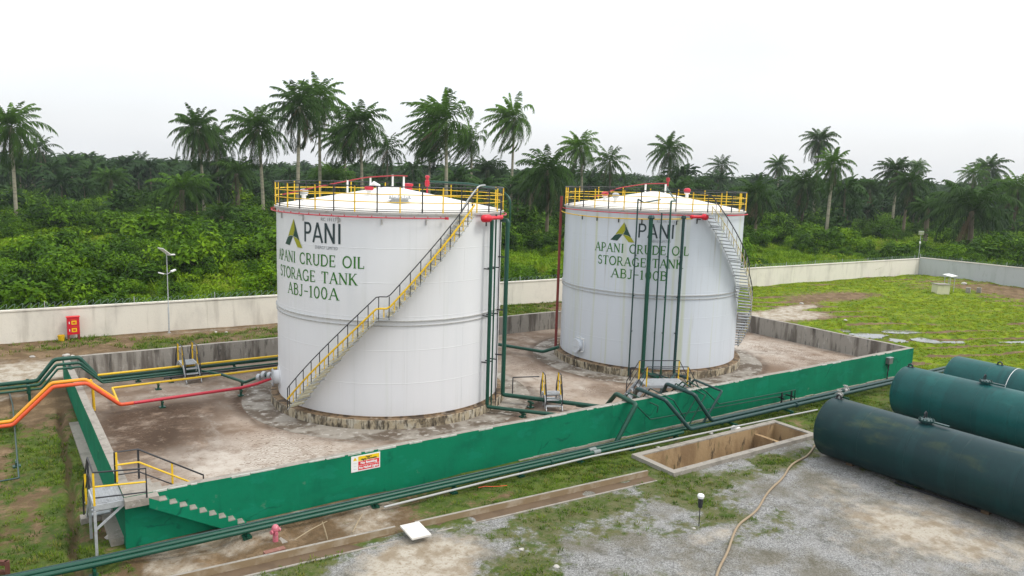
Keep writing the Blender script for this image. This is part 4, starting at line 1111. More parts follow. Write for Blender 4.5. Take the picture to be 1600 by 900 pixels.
pipe("process_pipe", "crimson pipe crossing the bund floor to the nearer tank's manhole side", [(2.22,12.9,.40),(7.0,13.15,.40),(7.75,13.0,.55),(8.45,12.35,.95)], .075, M_RED, None, .3, sup=((3.4,12.96,.40),(7.0,13.15,.40)))
pipe("process_pipe", "short yellow drop pipe behind the amber pipe at the left wall", [(.62,13.9,1.45),(.70,13.9,1.2),(.72,13.9,.0)], .06, M_YELLOW, None, .2)
mb = MB()
flg = thing("inlet_valve", "grey bolted inlet valve where green and red pipes meet the nearer tank", "valve", (8.0, 12.7, .9))
for k, (p, r) in enumerate((((7.86,13.02,.86), .17), ((8.06,12.85,.98), .20), ((8.26,12.6,1.0), .17))): mb.tube([Vector(p)-Vector((.05,-.06,0)), Vector(p)+Vector((.05,-.06,0))], r, 16)
mb.build("flange", M_STEEL, flg)

# outside left frame: thin green sample line and posts
pipe("thin_pipe", "thin green pipe frame standing in the grass at the left edge", [(-9,18.6,.05),(-2.35,18.6,.05),(-2.3,16.0,.1),(-2.45,6.7,.0),(-9,6.4,.0)], .03, M_GPIPE2, None, .1, sup=((-2.45,8.6,.02),))
rack = thing("pipe_rack", "dark green H shaped rack holding the green pipes outside the left wall", "pipe rack", (-1.6, 17.6, -.2))
mb = MB()
for y in (17.05, 18.3): mb.bar((-1.6,y,-.4), (-1.6,y,.7), .12)
mb.bar((-1.6,16.95,.36), (-1.6,18.4,.36), .1); mb.build("frame", M_GPIPE, rack, smooth=0)
rack2 = thing("pipe_rack", "dark green plate support under the green pipes on top of the left wall", "pipe rack", (.14, 17.6, 1.26))
mb = MB(); mb.box(-.05,.33,17.1,17.16,1.262,1.31); mb.box(-.05,.33,18.1,18.16,1.262,1.34); mb.bar((.14,17.0,1.285),(.14,18.35,1.285),.10,.05); mb.build("frame", M_GPIPE, rack2, smooth=0)

# risers of the nearer tank
a_ = -45.5
P = cp(TA, a_, TRAD+.42, 0)
big = pipe("riser_pipe", "thick green riser down the nearer tank's right edge, hopping over the near wall", [cp(TA,-40,TRAD-.1,8.95), (P.x,P.y,8.95), (P.x,P.y,.40), (20.75,2.0,.40), (20.45,.95,1.38), (20.2,-.62,1.33), (19.1,-.62,-.26)], .105, M_GPIPE, None, .32, sup=((18.4,4.72,.40),))
for k, (aa, rr, lab, mt) in enumerate(((-64.2, .085, "green riser nearest the stair on the nearer tank, turning along the floor to the steps", M_GPIPE), (-60.4, .04, "thin green riser second from the stair on the nearer tank", M_GPIPE), (-55.5, .028, "dark thin riser pipe beside the rust streak on the nearer tank", M_BLACK))):
    P = cp(TA, aa, TRAD+.36, 0)
    q = [(P.x, P.y, 9.05), (P.x, P.y, .30), (P.x+1.9, P.y-2.35, .30), (P.x+3.6, P.y-4.2, .30)]
    if k == 2: q = [(P.x, P.y, 10.1), (P.x, P.y, .9), (P.x, P.y, .15)]
    if k == 1: q = [(P.x, P.y, 9.3), (P.x, P.y, .22), (P.x+1.6, P.y-1.9, .22), (P.x+3.2, P.y-3.8, .22)]
    rt = pipe("riser_pipe", lab, q, rr, mt, None, .25, sup=((P.x+1.1, P.y-1.36, .30),) if k == 0 else ())
    mb = MB()
    for z in (2.4, 4.6, 6.8): mb.bar((P.x, P.y, z), cp(TA, aa, TRAD, z), .05)
    mb.build("clamp", M_BLACK, rt, smooth=0)
mb = MB()
for z in (2.4, 4.62, 7.2): 
    P = cp(TA, a_, TRAD+.42, z); mb.bar(P, cp(TA, a_, TRAD, z), .06)
mb.build("clamp", M_BLACK, big, smooth=0)
pipe("thin_pipe", "short stub pipe with a small white tap standing beside the nearer tank's risers", [(18.9,7.0,0),(18.9,7.0,.9),(20.2,6.5,.9)], .03, M_BLACK, None, .05)

# risers of the farther tank
pipe("riser_pipe", "dull red riser down the left edge of the farther tank", [cp(TB,-211,TRAD+.33,9.9), cp(TB,-211,TRAD+.33,1.0), cp(TB,-211,TRAD+.33,.5)], .085, M_REDRUST, None, .2)
BR = [(-143.3,.045,"thin green riser, leftmost of five across the farther tank's lettering",10.1), (-135.7,.115,"thickest green riser crossing the farther tank's lettering",9.02), (-130.2,.042,"thin green riser just right of the thick one on the farther tank",9.3), (-125.6,.05,"green riser bent onto the roof of the farther tank near the last letter",10.0), (-118.2,.085,"rightmost green riser on the farther tank, ending at the red chamber",9.08)]
for k, (aa, rr, lab, zt) in enumerate(BR):
    P = cp(TB, aa, TRAD+.38, 0)
    q = [(P.x, P.y, zt), (P.x, P.y, .35), (P.x, P.y-1.2, .35)]
    if k == 0: q = [tuple(roof_at(TB, -128, 3.0)+Vector((0,0,.10))), tuple(roof_at(TB, -141, 5.0)+Vector((0,0,.32))), (P.x, P.y, 10.0), (P.x, P.y, .1)]
    if k == 3: q = [tuple(roof_at(TB, -80, .9)+Vector((0,0,.35))), tuple(roof_at(TB, -119, 4.4)+Vector((0,0,.34))), (P.x, P.y, 9.95), (P.x, P.y, .1)]
    rt = pipe("riser_pipe", lab, q, rr, M_GPIPE if k % 2 else M_GPIPE2, None, .25)
    mb = MB()
    for z in (2.6, 4.62, 6.9): mb.bar((P.x, P.y, z), cp(TB, aa, TRAD, z), .045)
    mb.build("clamp", M_BLACK, rt, smooth=0)
    if k in (1, 4):
        mb = MB(); mb.lathe([(rr*1.5, -.06), (rr*1.7, 0), (rr*1.2, .12), (0, .14)], 14, (P.x, P.y, zt)); mb.build("cap", M_GPIPE2, rt)
pipe("thin_pipe", "short black standpipe on the floor in front of the farther tank", [(26.2,6.1,0),(26.2,6.1,.75),(26.5,6.0,.75)], .04, M_BLACK, None, .05)

# pipes hopping over the near wall
pipe("crossover_pipe", "thick green pipe humping over the near wall left of the wider platform, then running right", [(27.1,5.9,.35),(23.2,2.5,.35),(22.4,1.9,.35),(21.75,.95,1.45),(21.7,-.88,1.40),(22.85,-1.42,.0),(47,-1.42,.0)], .092, M_GPIPE2, None, .45, flange=(((30.6,-1.42,.0),(1,0,0)),))
w2 = pipe("crossover_pipe", "thick green pipe humping over the near wall right of the wider platform, then running right", [(28.5,4.95,.35),(25.0,2.6,.35),(24.2,1.8,.38),(23.68,.95,1.42),(23.65,-.80,1.36),(24.65,-1.08,.03),(47,-1.08,.03)], .092, M_GPIPE2, None, .45)
pipe("crossover_pipe", "medium green pipe with a sharp elbow, rightmost over the near wall", [(27.7,5.4,.3),(26.2,2.6,.3),(25.7,1.8,.4),(25.65,1.0,1.36),(25.6,-.80,1.24),(24.36,-.80,-.2)], .055, M_GPIPE2, None, .16)
pipe("crossover_pipe", "thin dark pipe bending down behind the thick ones on the near wall", [(27.4,5.6,.22),(25.2,2.4,.22),(24.8,1.0,1.36),(24.65,-.62,1.12),(23.7,-.62,-.14)], .035, M_GPIPE, None, .1)
pipe("crossover_pipe", "thin green line running level along the face of the near wall", [(20.0,3.2,.25),(20.6,1.9,.3),(20.6,.95,1.4),(20.4,-.30,1.26),(21.45,-.30,.36),(31.2,-.30,.12)], .032, M_GPIPE, None, .1)
pipe("crossover_pipe", "second thin green line level along the near wall ending at the bracket", [(27.0,5.4,.18),(25.4,2.0,.25),(25.1,.9,1.4),(25.0,-.34,1.2),(26.0,-.34,.42),(32.0,-.34,.32),(32.0,-.34,-.2)], .032, M_GPIPE, None, .1)
pipe("crossover_pipe", "short thin pipe with an open end over the near wall between the thick ones", [(20.4,3.4,.2),(21.0,1.7,.25),(21.1,.8,1.36),(21.9,-.30,.92),(21.85,-.30,.62)], .03, M_GPIPE, None, .1)
pipe("crossover_pipe", "thin green pipe slanting over the near wall just left of the wider platform", [(25.0,4.6,.2),(22.8,2.0,.25),(22.6,.95,1.34),(22.55,-.60,1.18),(23.35,-.62,.2),(23.4,-.62,-.2)], .03, M_GPIPE2, None, .1)
pipe("crossover_pipe", "thin green pipe over the near wall just right of the second thick one", [(26.0,3.2,.2),(24.6,1.7,.25),(24.3,.95,1.36),(24.2,-.55,1.16),(23.2,-.55,-.05)], .03, M_GPIPE, None, .1)
for k, (x, lab) in enumerate(((30.9, "left black bracket post of the pair carrying the thin lines by the near wall"), (31.7, "right black bracket post of the pair carrying the thin lines by the near wall"))):
    s = thing("pipe_bracket", lab, "bracket", (x, -.35, -.38)); mb = MB(); mb.bar((x,-.34,-.5),(x,-.34,.34),.07); mb.bar((x,-.50,.03),(x,-.02,.03),.06); mb.build("post", M_BLACK, s, smooth=0)

# the pair of pipes at the foot of the near wall
lo_sup = [(x, -1.3, -.05) for x in (-1.0, 3.2, 7.5, 10.6, 13.6, 16.6, 19.4, 22.0)]
r_ = pipe("ground_pipe", "green pipe at the foot of the near wall, outer of the pair", [(-14,-.72,-.02),(-1,-1.32,-.02),(6,-1.42,-.02),(22.4,-1.44,-.06)], .07, M_GPIPE, None, .3, sup=[(x, y, z) for x, y, z in lo_sup], flange=(((15.0,-1.43,-.04),(1,0,0)),))
r_ = pipe("ground_pipe", "green pipe at the foot of the near wall, inner of the pair", [(-14,-.45,-.02),(-1,-1.05,-.02),(6,-1.15,-.02),(24.2,-1.16,-.06)], .075, M_GPIPE, None, .3)
pipe("ground_pipe", "thin green line lying closest to the foot of the near wall", [(-14,-.22,-.05),(-1,-.80,-.05),(6,-.86,-.05),(33,-.80,-.12)], .035, M_GPIPE2, None, .3)
mb = MB(); cl = thing("pipe_clamp", "pale grey wrapped clamp around the ground pipes by the white conduit", "clamp", (17.3, -1.3, -.05))
for y in (-1.43, -1.15): mb.tube([(17.15,y,-.045),(17.5,y,-.045)], .09, 12)
mb.build("clamp_band", weathered("clamp_grey", (.20,.23,.22), (), rough=.6), cl)
pipe("conduit", "long white plastic conduit lying in the grass in front of the green pipes", [(7.7,-1.62,-.18),(12,-1.55,-.16),(17,-1.55,-.14),(20,-1.72,-.13),(25,-1.85,-.16),(31.5,-2.05,-.22)], .042, M_WHITEPIPE, None, .5)
for k, (x, lab) in enumerate(((25.6, "left green support of the thick yard pipes, its foot in a white concrete lump"), (29.8, "middle green support of the thick yard pipes beyond the open pit"), (34.6, "right green support of the thick yard pipes between the dark drums"))):
    s = thing("pipe_stand", lab, "pipe support", (x, -1.5, -.38)); mb = MB()
    mb.bar((x,-1.75,-.6),(x,-1.75,-.16),.10); mb.bar((x,-1.85,-.145),(x,-.85,-.145),.09); mb.bar((x,-.95,-.6),(x,-.95,-.19),.10); mb.build("frame", M_GPIPE, s, smooth=0)
    if k == 0: mb = MB(); mb.lathe([(.26,-.1),(.22,.10),(.1,.19),(0,.2)], 9, (x,-1.75,-.36)); mb.build("footing", M_WHITE, s, smooth=0)
for p, lab in (((34.3,-1.42,.0), "grey pipe valve on the outer thick pipe between the drums"), ((35.4,-1.08,.03), "grey pipe valve on the inner thick pipe between the drums")):
    s = thing("yard_valve", lab, "valve", p); valve(s, p, (1,0,0), .09, M_GREY_SEAM)

# ================================================================== CROSSOVER STAIRS AND PLATFORMS
def crossover(label, loc, ang, L, w, h, n, run=.24, railh=.95, back=True):
    """local x = walking direction, platform centred on the origin"""
    t = thing("crossover_stair", label, "steps", (0, 0, 0))
    mb = MB(); mb.box(-L/2, L/2, -w/2, w/2, h-.03, h)
    for y in (-w/2-.02, w/2+.02): mb.bar((-L/2, y, h-.06), (L/2, y, h-.06), .04, .14)
    for x in (-L/2+.06, L/2-.06):
        for y in (-w/2+.04, w/2-.04): mb.bar((x, y, 0), (x, y, h-.03), .06)
    for k in range(int(L/.09)): mb.box(-L/2+k*.09, -L/2+k*.09+.02, -w/2, w/2, h, h+.012)
    mb.build("platform", M_STEEL, t, smooth=0)
    for sd in ((-1, 1) if back else (-1,)):
        for k in range(1, n):
            x = sd*(L/2 + run*(k-.5)); z = h*(1-k/n)
            mb = MB(); mb.obox((x, 0, z), (run*1.0, w-.05, .035)); mb.build("step", M_STEEL, t, smooth=0)
        for y in (-w/2-.02, w/2+.02):
            mb = MB(); mb.bar((sd*L/2, y, h-.06), (sd*(L/2+run*(n-.6)), y, 0.03), .03, .16); mb.build("stringer", M_STEEL, t, smooth=0)
    for y in (-w/2-.02, w/2+.02):
        ex = L/2 + run*(n-1.2)
        a = Vector((-ex, y, railh*.95)); b_ = Vector((ex if back else L/2, y, railh*.95 if back else h+railh))
        pts = [a - Vector((0,0,railh*.8)), a, Vector((-L/2, y, h+railh)), Vector((L/2, y, h+railh))] + ([b_, b_ - Vector((0,0,railh*.8))] if back else [])
        mb = MB(); mb.tube(pts, .026, 6)
        mb.tube([p - Vector((0,0,.42)) for p in pts[1:(-1 if back else None)]], .02, 6)
        hr = mb.build("handrail", M_BLACK, t)
        for x in (-L/2, L/2):
            mb = MB(); mb.bar((x, y, h-.05), (x, y, h+railh-.02), .065, .05); mb.build("post", M_YELLOW, hr, smooth=0)
    t.location = loc; t.rotation_euler = (0, 0, radians(ang))
    return t
crossover("narrow grey crossover steps over the pipes by the back wall with black and yellow rails", (5.55, 17.75, 0), 90, 1.1, .68, .86, 4)
crossover("small grey crossover steps with yellow posts between the two tanks near the green wall", (19.35, 4.35, 0), 64, .6, .74, .72, 3)
crossover("wide grey crossover platform in front of the farther tank with black and yellow rails", (24.9, 2.4, 0), -27, 2.1, 1.25, 1.0, 4, run=.22)

acc = thing("access_platform", "grey grating access platform on legs at the near left corner of the green wall", "platform", (-.4, .7, -.35))
mb = MB(); zp = 1.2
mb.box(-.76, -.01, 0, 1.35, zp-.012, zp-.004)
for k in range(15): mb.box(-.76, -.01, .03+k*.09, .055+k*.09, zp-.004, zp+.02)
for k in range(9): mb.box(-.74+k*.088, -.73+k*.088, 0, 1.35, zp-.004, zp+.014)
acc_g = mb.build("grating", M_STEEL, acc, smooth=0)
mb = MB(); mb.bar((-.80,-.03,zp-.09),(.0,-.03,zp-.09),.05,.17); mb.bar((-.79,0,zp-.09),(-.79,1.36,zp-.09),.05,.17); mb.bar((-.80,1.37,zp-.09),(-.02,1.37,zp-.09),.05,.17); mb.build("edge_beam", M_STEEL, acc, smooth=0)
for y in (-.03, 1.30):
    mb = MB(); mb.bar((-.79,y,-.6),(-.79,y,zp-.18),.075); mb.build("leg", M_STEEL, acc, smooth=0)
mb = MB(); mb.bar((-.77,-.03,.45),(-.03,-.03,zp-.15),.06); mb.build("brace", M_STEEL, acc, smooth=0)
for k in range(6):
    mb = MB(); mb.obox((-.42, 1.52+.2*k, zp-.24-.22*k), (.62, .22, .035)); mb.build("step", M_STEEL, acc, smooth=0)
for x in (-.77, -.07):
    mb = MB(); mb.bar((x,1.36,zp-.06),(x,2.72,-.30),.035,.16); mb.build("stringer", M_STEEL, acc, smooth=0)
mb = MB(); mb.box(-.95, .0, 2.45, 2.85, -.6, -.2); mb.build("foot_block", M_CONC_TOP, acc, smooth=0)
mb = MB(); mb.tube([(.57,-.31,BH-.02),(.57,-.31,2.16),(-.79,-.03,2.2),(-.79,1.34,2.2),(-.83,2.80,.62),(-.83,2.80,-.2)], .028, 6)
hr = mb.build("handrail", M_BLACK, acc)
mb = MB(); mb.tube([(.57,-.31,1.74),(-.79,-.03,1.76)], .028, 6); mb.build("mid_rail", M_YELLOW, hr)
mb = MB(); mb.tube([(.57,-.31,1.42),(-.79,-.03,1.42)], .022, 6); mb.tube([(-.79,-.03,1.7),(-.79,1.34,1.7),(-.83,2.80,.15)], .022, 6); mb.build("low_rail", M_BLACK, hr)
for p, m_ in (((-.79,-.03), M_YELLOW), ((-.79,1.34), M_BLACK), ((-.82,2.0), M_YELLOW)):
    z1 = 2.18 if p[1] < 1.5 else 1.46
    mb = MB(); mb.bar((p[0],p[1],z1-1.0),(p[0],p[1],z1),.055); mb.build("post", m_, hr, smooth=0)
ir = thing("stair_railing", "black and yellow railing sloping down the inner steps at the near left corner", "railing", (.3, 1.3, BH))
mb = MB(); mb.tube([(-.05,1.38,1.25),(-.05,1.38,2.22),(.62,1.32,2.22),(2.55,1.32,.98),(2.55,1.32,.0)], .028, 6); hr = mb.build("handrail", M_BLACK, ir)
mb = MB(); mb.tube([(-.05,1.38,1.80),(.62,1.32,1.80),(2.55,1.32,.55)], .03, 6); mb.build("mid_rail", M_YELLOW, hr)
mb = MB(); mb.tube([(-.05,1.38,1.48),(.62,1.32,1.48),(2.55,1.32,.25)], .022, 6); mb.build("low_rail", M_BLACK, hr)
for x, z0_, m_ in ((.0, 1.25, M_YELLOW), (.62, 1.25, M_BLACK), (1.6, .6, M_YELLOW)):
    mb = MB(); mb.bar((x,1.34,z0_),(x,1.34,z0_+.97),.055); mb.build("post", m_, hr, smooth=0)

# ================================================================== SIGN, BOXES, LAMPS, SMALL THINGS
sg = thing("safety_sign", "yellow red and white no smoking notice on the near green wall", "sign", (7.74, -.02, .6))
mb = MB(); mb.box(7.19, 8.29, -.022, -.004, .59, 1.17); mb.build("board", M_WHITE, sg, smooth=0)
mb = MB(); mb.box(7.45, 8.25, -.026, -.0225, .97, 1.135); mb.build("yellow_panel", M_SIGN_Y, sg, smooth=0)
mb = MB(); mb.box(7.45, 8.25, -.026, -.0225, .80, .955); mb.box(7.45, 8.25, -.026, -.0225, .63, .785); mb.build("red_panel", M_SIGN_R, sg, smooth=0)
def wall_text(txt, xc, z, size, maxw, mat, bold=.004):
    vs, fs = text_mesh(txt, size, bold=bold); w = max(v[0] for v in vs)-min(v[0] for v in vs); k = min(1, maxw/w)
    mb = MB(); mb.add([(xc + x*k, -.029, z + y) for x, y in vs], fs); mb.build("lettering", mat, sg, smooth=0)
wall_text("Danger", 7.85, 1.065, .075, .5, M_BLACK); wall_text("Highly Flammable", 7.85, .985, .085, .66, M_BLACK)
wall_text("No Smoking", 7.85, .845, .125, .70, M_WHITE, .006); wall_text("No Naked Lights", 7.85, .675, .115, .74, M_WHITE, .005)
mb = MB(); mb.add([(7.25,-.0235,1.0),(7.41,-.0235,1.0),(7.33,-.0235,1.13)], [(0,1,2)], 0); mb.add([(7.325,-.0255,1.02),(7.335,-.0255,1.02),(7.335,-.0255,1.09),(7.325,-.0255,1.09)], [(0,1,2,3)], 1); mb.build("warning_symbol", [M_SIGN_Y, M_BLACK], sg, smooth=0)
for k in range(3):
    mb = MB()
    vs, fs = text_mesh(("No open flame", "No entry", "Keep clear")[k], .035); mb.add([(7.33 + x*.7, -.0245, .90-.11*k + y) for x, y in vs], fs); mb.build("small_print", M_TXT_GREY, sg, smooth=0)

eb = thing("junction_box", "grey electrical box with a cable conduit at the far end of the green wall", "electrical box", (41.3, -.1, .3))
mb = MB(); mb.box(41.15, 41.55, -.22, -.003, .62, .98); mb.build("box", weathered("grey_box", (.13,.14,.13), (), rough=.5), eb, smooth=0)
mb = MB(); mb.tube([(41.3,-.10,.62),(41.3,-.10,.35),(41.36,-.10,.25),(41.3,-.10,.1),(41.3,-.1,-.4)], .035, 8); mb.tube([(41.42,-.1,.62),(41.38,-.1,.4),(41.30,-.14,.2)], .02, 6); mb.build("conduit", M_BLACK, eb)
mb = MB(); mb.box(41.13, 41.57, -.24, -.003, .985, 1.01); mb.build("lid", M_STEEL, eb, smooth=0)

fbx = thing("fire_hose_cabinet", "bright red fire hose cabinet on legs against the back boundary wall", "fire cabinet", (1.42, 29.9, .05))
yb = 29.75
mb = MB(); mb.box(1.06, 1.74, yb, yb+.34, .42, 1.50); mb.build("cabinet", weathered("cabinet_red", (.56,.012,.03), [(4,(1,1,1),(.42,.012,.03),.5,.75,.6)], rough=.4), fbx, smooth=0)
for x0_ in (1.06, 1.62):
    mb = MB(); mb.box(x0_, x0_+.12, yb, yb+.34, .0, .418); mb.build("leg", M_REDRUST, fbx, smooth=0)
mb = MB(); mb.box(1.02, 1.78, yb-.03, yb+.37, 1.503, 1.54); mb.build("lid", M_SIGN_R, fbx, smooth=0)
for z in (1.05, .58):
    mb = MB(); mb.box(1.30, 1.58, yb-.012, yb-.002, z, z+.24); pn = mb.build("door_panel", M_SIGN_Y, fbx, smooth=0)
    mb = MB(); mb.box(1.36, 1.52, yb-.018, yb-.013, z+.06, z+.18); mb.build("marking", M_ORANGE, pn, smooth=0)
    mb = MB(); mb.box(1.16, 1.20, yb-.03, yb-.002, z+.05, z+.19); mb.build("handle", M_WHITE, fbx, smooth=0)
    mb = MB(); mb.box(1.28, 1.60, yb-.010, yb-.002, z+.30, z+.34); mb.build("marking_strip", M_ORANGE, fbx, smooth=0)
bk = thing("yellow_bucket", "small yellow bucket beside the red cabinet at the foot of the boundary wall", "bucket", (.72, 29.8, .05))
mb = MB(); mb.lathe([(.15,0),(.20,.36),(.215,.36),(.21,.34),(.16,.02),(0,.02)], 16, (.72,29.85,.06)); mb.build("pail", M_YELLOW, bk)
mb = MB(); mb.tube([(.52,29.85,.40),(.58,29.8,.50),(.72,29.78,.55),(.86,29.8,.50),(.92,29.85,.40)], .01, 5); mb.build("handle", M_STEEL, bk)

def lamp_post(label, x, y, z, h, az):
    t = thing("solar_lamp_post", label, "lamp post", (x, y, z))
    mb = MB(); mb.tube([(x,y,z-.1),(x,y,z+1.7),(x,y,z+1.75),(x,y,z+h)], [.05,.05,.03,.028], 8); mb.lathe([(.11,0),(.11,.03),(.06,.03)], 10, (x,y,z)); mb.build("pole", M_STEEL, t)
    d = Vector((cos(az), sin(az), 0)); R = Matrix.Rotation(az, 3, 'Z') @ Matrix.Rotation(radians(38), 3, 'Y')
    mb = MB(); c = Vector((x,y,z+h+.12)) - d*.12; mb.obox(c, (.75,.62,.04), R, 0); mb.obox(c + R @ Vector((0,0,.024)), (.68,.55,.006), R, 1); mb.bar((x,y,z+h-.1), tuple(c), .05); mb.build("solar_panel", [M_WHITE, M_SOLAR], t, smooth=0)
    for s in (-1, 1):
        e = Vector((x,y,z+h*.755)) + d*s*.42 + Vector((0,0,.12 if s > 0 else .02)); mb = MB(); mb.bar((x,y,z+h*.74), tuple(e), .035); a = mb.build("lamp_arm", M_STEEL, t, smooth=0)
        mb = MB(); mb.obox(e, (.32,.18,.08), Matrix.Rotation(az, 3, 'Z') @ Matrix.Rotation(radians(-18*s), 3, 'Y')); mb.build("lamp_head", M_WHITE, a, smooth=0)
    mb = MB(); mb.obox(Vector((x,y,z+h-.12))+d*.3, (.5,.16,.07), Matrix.Rotation(az,3,'Z')); mb.build("lamp_bar", M_WHITE, t, smooth=0)
lamp_post("tall solar lamp post standing at the back boundary wall left of the nearer tank", 6.88, 29.55, .05, 5.3, .35)
lamp_post("distant solar lamp post showing above the right hand corner of the boundary wall", 97.4, 28.2, .0, 5.1, .5)

hy = thing("fire_hydrant", "faded pink fire hydrant in the sandy strip by the near green pipes", "hydrant", (3.9, -1.9, -.38))
p0 = Vector((3.9, -1.92, -.40)); mb = MB(); mb.lathe([(.15,0),(.15,.04),(.085,.05),(.08,.46),(.115,.47),(.115,.52),(.10,.58),(.06,.63),(0,.65)], 16, tuple(p0)); mb.build("barrel", M_PINK, hy)
for s in (-1, 1):
    mb = MB(); a = p0 + Vector((0,0,.43)); d = Vector((.8*s, .3*s, 0)).normalized(); mb.tube([a, a+d*.12], .045, 10); mb.tube([a+d*.12, a+d*.165], .065, 12); mb.build("outlet", M_PINK, hy)
mb = MB(); mb.tube([p0+Vector((0,-.06,.38)), p0+Vector((0,-.14,.38))], .052, 12); mb.build("front_cap", M_PINK, hy)
mb = MB(); mb.obox(p0+Vector((0,0,.02)), (.55,.5,.12), .2); mb.build("base_slab", M_CONC_TOP, hy, smooth=0)

br = tag(MB().obox((3.62,-2.72,-.22), (.62,.2,.12), .05).build("brick_block", M_BRICK, smooth=0), "flat dull red brick block lying beside the drain edge below the hydrant", "brick")
for k, (p, q_, lab) in enumerate((((4.35,-2.35,-.2),(5.6,-1.85,-.08),"thin pale stick lying level in the weeds right of the hydrant"), ((5.3,-2.65,-.3),(5.22,-2.4,.22),"short pale stake upright in the weeds beside the drain"), ((6.1,-2.7,-.25),(6.75,-2.0,-.05),"pale stick leaning diagonally in the weeds above the drain edge"))):
    tag(MB().tube([p, ((p[0]+q_[0])/2, (p[1]+q_[1])/2, (p[2]+q_[2])/2+.03), q_], [.018,.02,.012], 6).build("stick", weathered("dry_stick", (.30,.24,.15), (), rough=.9), smooth=0), lab, "stick")

dev = thing("ground_spotlight", "black garden spotlight with a white cap on a thin stake in the gravel", "spotlight", (16.31, -7.9, -.38))
p0 = Vector((16.31,-7.9,-.4)); mb = MB(); mb.bar(p0, p0+Vector((0,0,.72)), .022); mb.build("stake", M_BLACK, dev, smooth=0)
mb = MB(); mb.lathe([(.03,.66),(.075,.70),(.085,.98),(.06,1.0)], 12, tuple(p0)); mb.build("housing", M_BLACK, dev)
mb = MB(); mb.lathe([(.06,1.0),(.10,1.02),(.12,1.10),(.09,1.15),(0,1.16)], 12, tuple(p0)); mb.build("cap", M_WHITE, dev)

hp = [(26.9,-5.1),(25.2,-5.75),(23.3,-6.35),(21.5,-7.0),(19.7,-7.75),(17.7,-8.6),(16.2,-9.35),(14.9,-10.1),(13.5,-11.0),(11.2,-12.6)]
pts = []
for k in range(len(hp)-1):
    for j in range(6):
        t_ = j/6; x = hp[k][0]*(1-t_)+hp[k+1][0]*t_; y = hp[k][1]*(1-t_)+hp[k+1][1]*t_
        y += .06*sin(x*1.9) + .05*sin(x*.8+1); pts.append((x, y, float(ground_z(np.array([x]), np.array([y]))[0])+.04))
tag(MB().tube(pts, .042, 8).build("garden_hose", M_HOSE, smooth=60), "long tan hose snaking over the gravel from under the front dark drum", "hose")
pts = [(11.4+.25*k, -1.75-.09*k+.05*sin(k), -.22+.02*sin(k*2)) for k in range(5)]
tag(MB().tube(pts, .011, 6).build("orange_hose", M_ORANGE, smooth=60), "short thin orange hose lying in grass under the white conduit", "hose")

wb = thing("white_cabinet", "white painted box cut off by the left edge of the picture", "box", (-3.5, 2.6, -.38))
mb = MB(); mb.box(-4.2, -3.14, 2.1, 3.2, -.18, .35); mb.build("body", M_WHITE, wb, smooth=0)
mb = MB(); mb.box(-4.1, -3.2, 2.2, 3.1, -.5, -.183); mb.build("plinth", M_BLACK, wb, smooth=0)
rf = thing("rusty_frame", "rusty brown angle iron frame lying at the bottom left corner", "metal frame", (-3.1, -.2, -.38))
M_RUST = weathered("rust", (.115,.045,.03), [(5,(1,1,1),(.18,.085,.05),.5,.7,.7)], rough=.9)
mb = MB(); mb.bar((-3.0,-.15,-.5),(-3.0,-.15,.12),.12); mb.bar((-3.9,.55,.06),(-3.0,-.15,.06),.12); mb.bar((-3.9,.55,-.22),(-3.0,-.15,-.22),.10); mb.bar((-3.9,.55,-.5),(-3.9,.55,.12),.12); mb.build("frame", M_RUST, rf, smooth=0)

kb = thing("pump_kiosk", "pale concrete kiosk block in the right hand field by the boundary wall", "kiosk", (80.6, 16.5, 0))
mb = MB(); mb.obox((80.4,16.6,.5), (1.35,1.0,1.0), -.5); mb.build("body", weathered("kiosk_render", (.55,.54,.36), [(2,(1,1,.3),(.42,.40,.25),.5,.7,.7)], rough=.9), kb, smooth=0)
mb = MB(); mb.obox((80.4,16.6,1.04), (1.5,1.15,.08), -.5); mb.build("lid", M_CONC_TOP, kb, smooth=0)
sp = thing("panel_stand", "thin legged stand with a tilted white panel behind the concrete kiosk", "stand", (82.2, 16.6, 0))
mb = MB()
for dx, dy in ((-.45,-.3),(.45,-.3),(-.45,.3),(.45,.3)): mb.bar((82.3+dx,16.7+dy,-.1),(82.3+dx,16.7+dy,1.75),.05)
mb.build("legs", M_STEEL, sp, smooth=0)
mb = MB(); mb.obox((82.3,16.7,1.86), (1.35,.95,.06), Matrix.Rotation(.15,3,'X')); mb.build("panel", M_WHITE, sp, smooth=0)
for k, (x, y, lab) in enumerate(((84.9,15.9,"left small pale concrete block right of the kiosk"), (86.0,15.3,"right small pale concrete block right of the kiosk"))):
    tag(MB().obox((x,y,.22), (.42,.42,.55), .3).build("concrete_block", M_CONC_TOP, smooth=0), lab, "block")

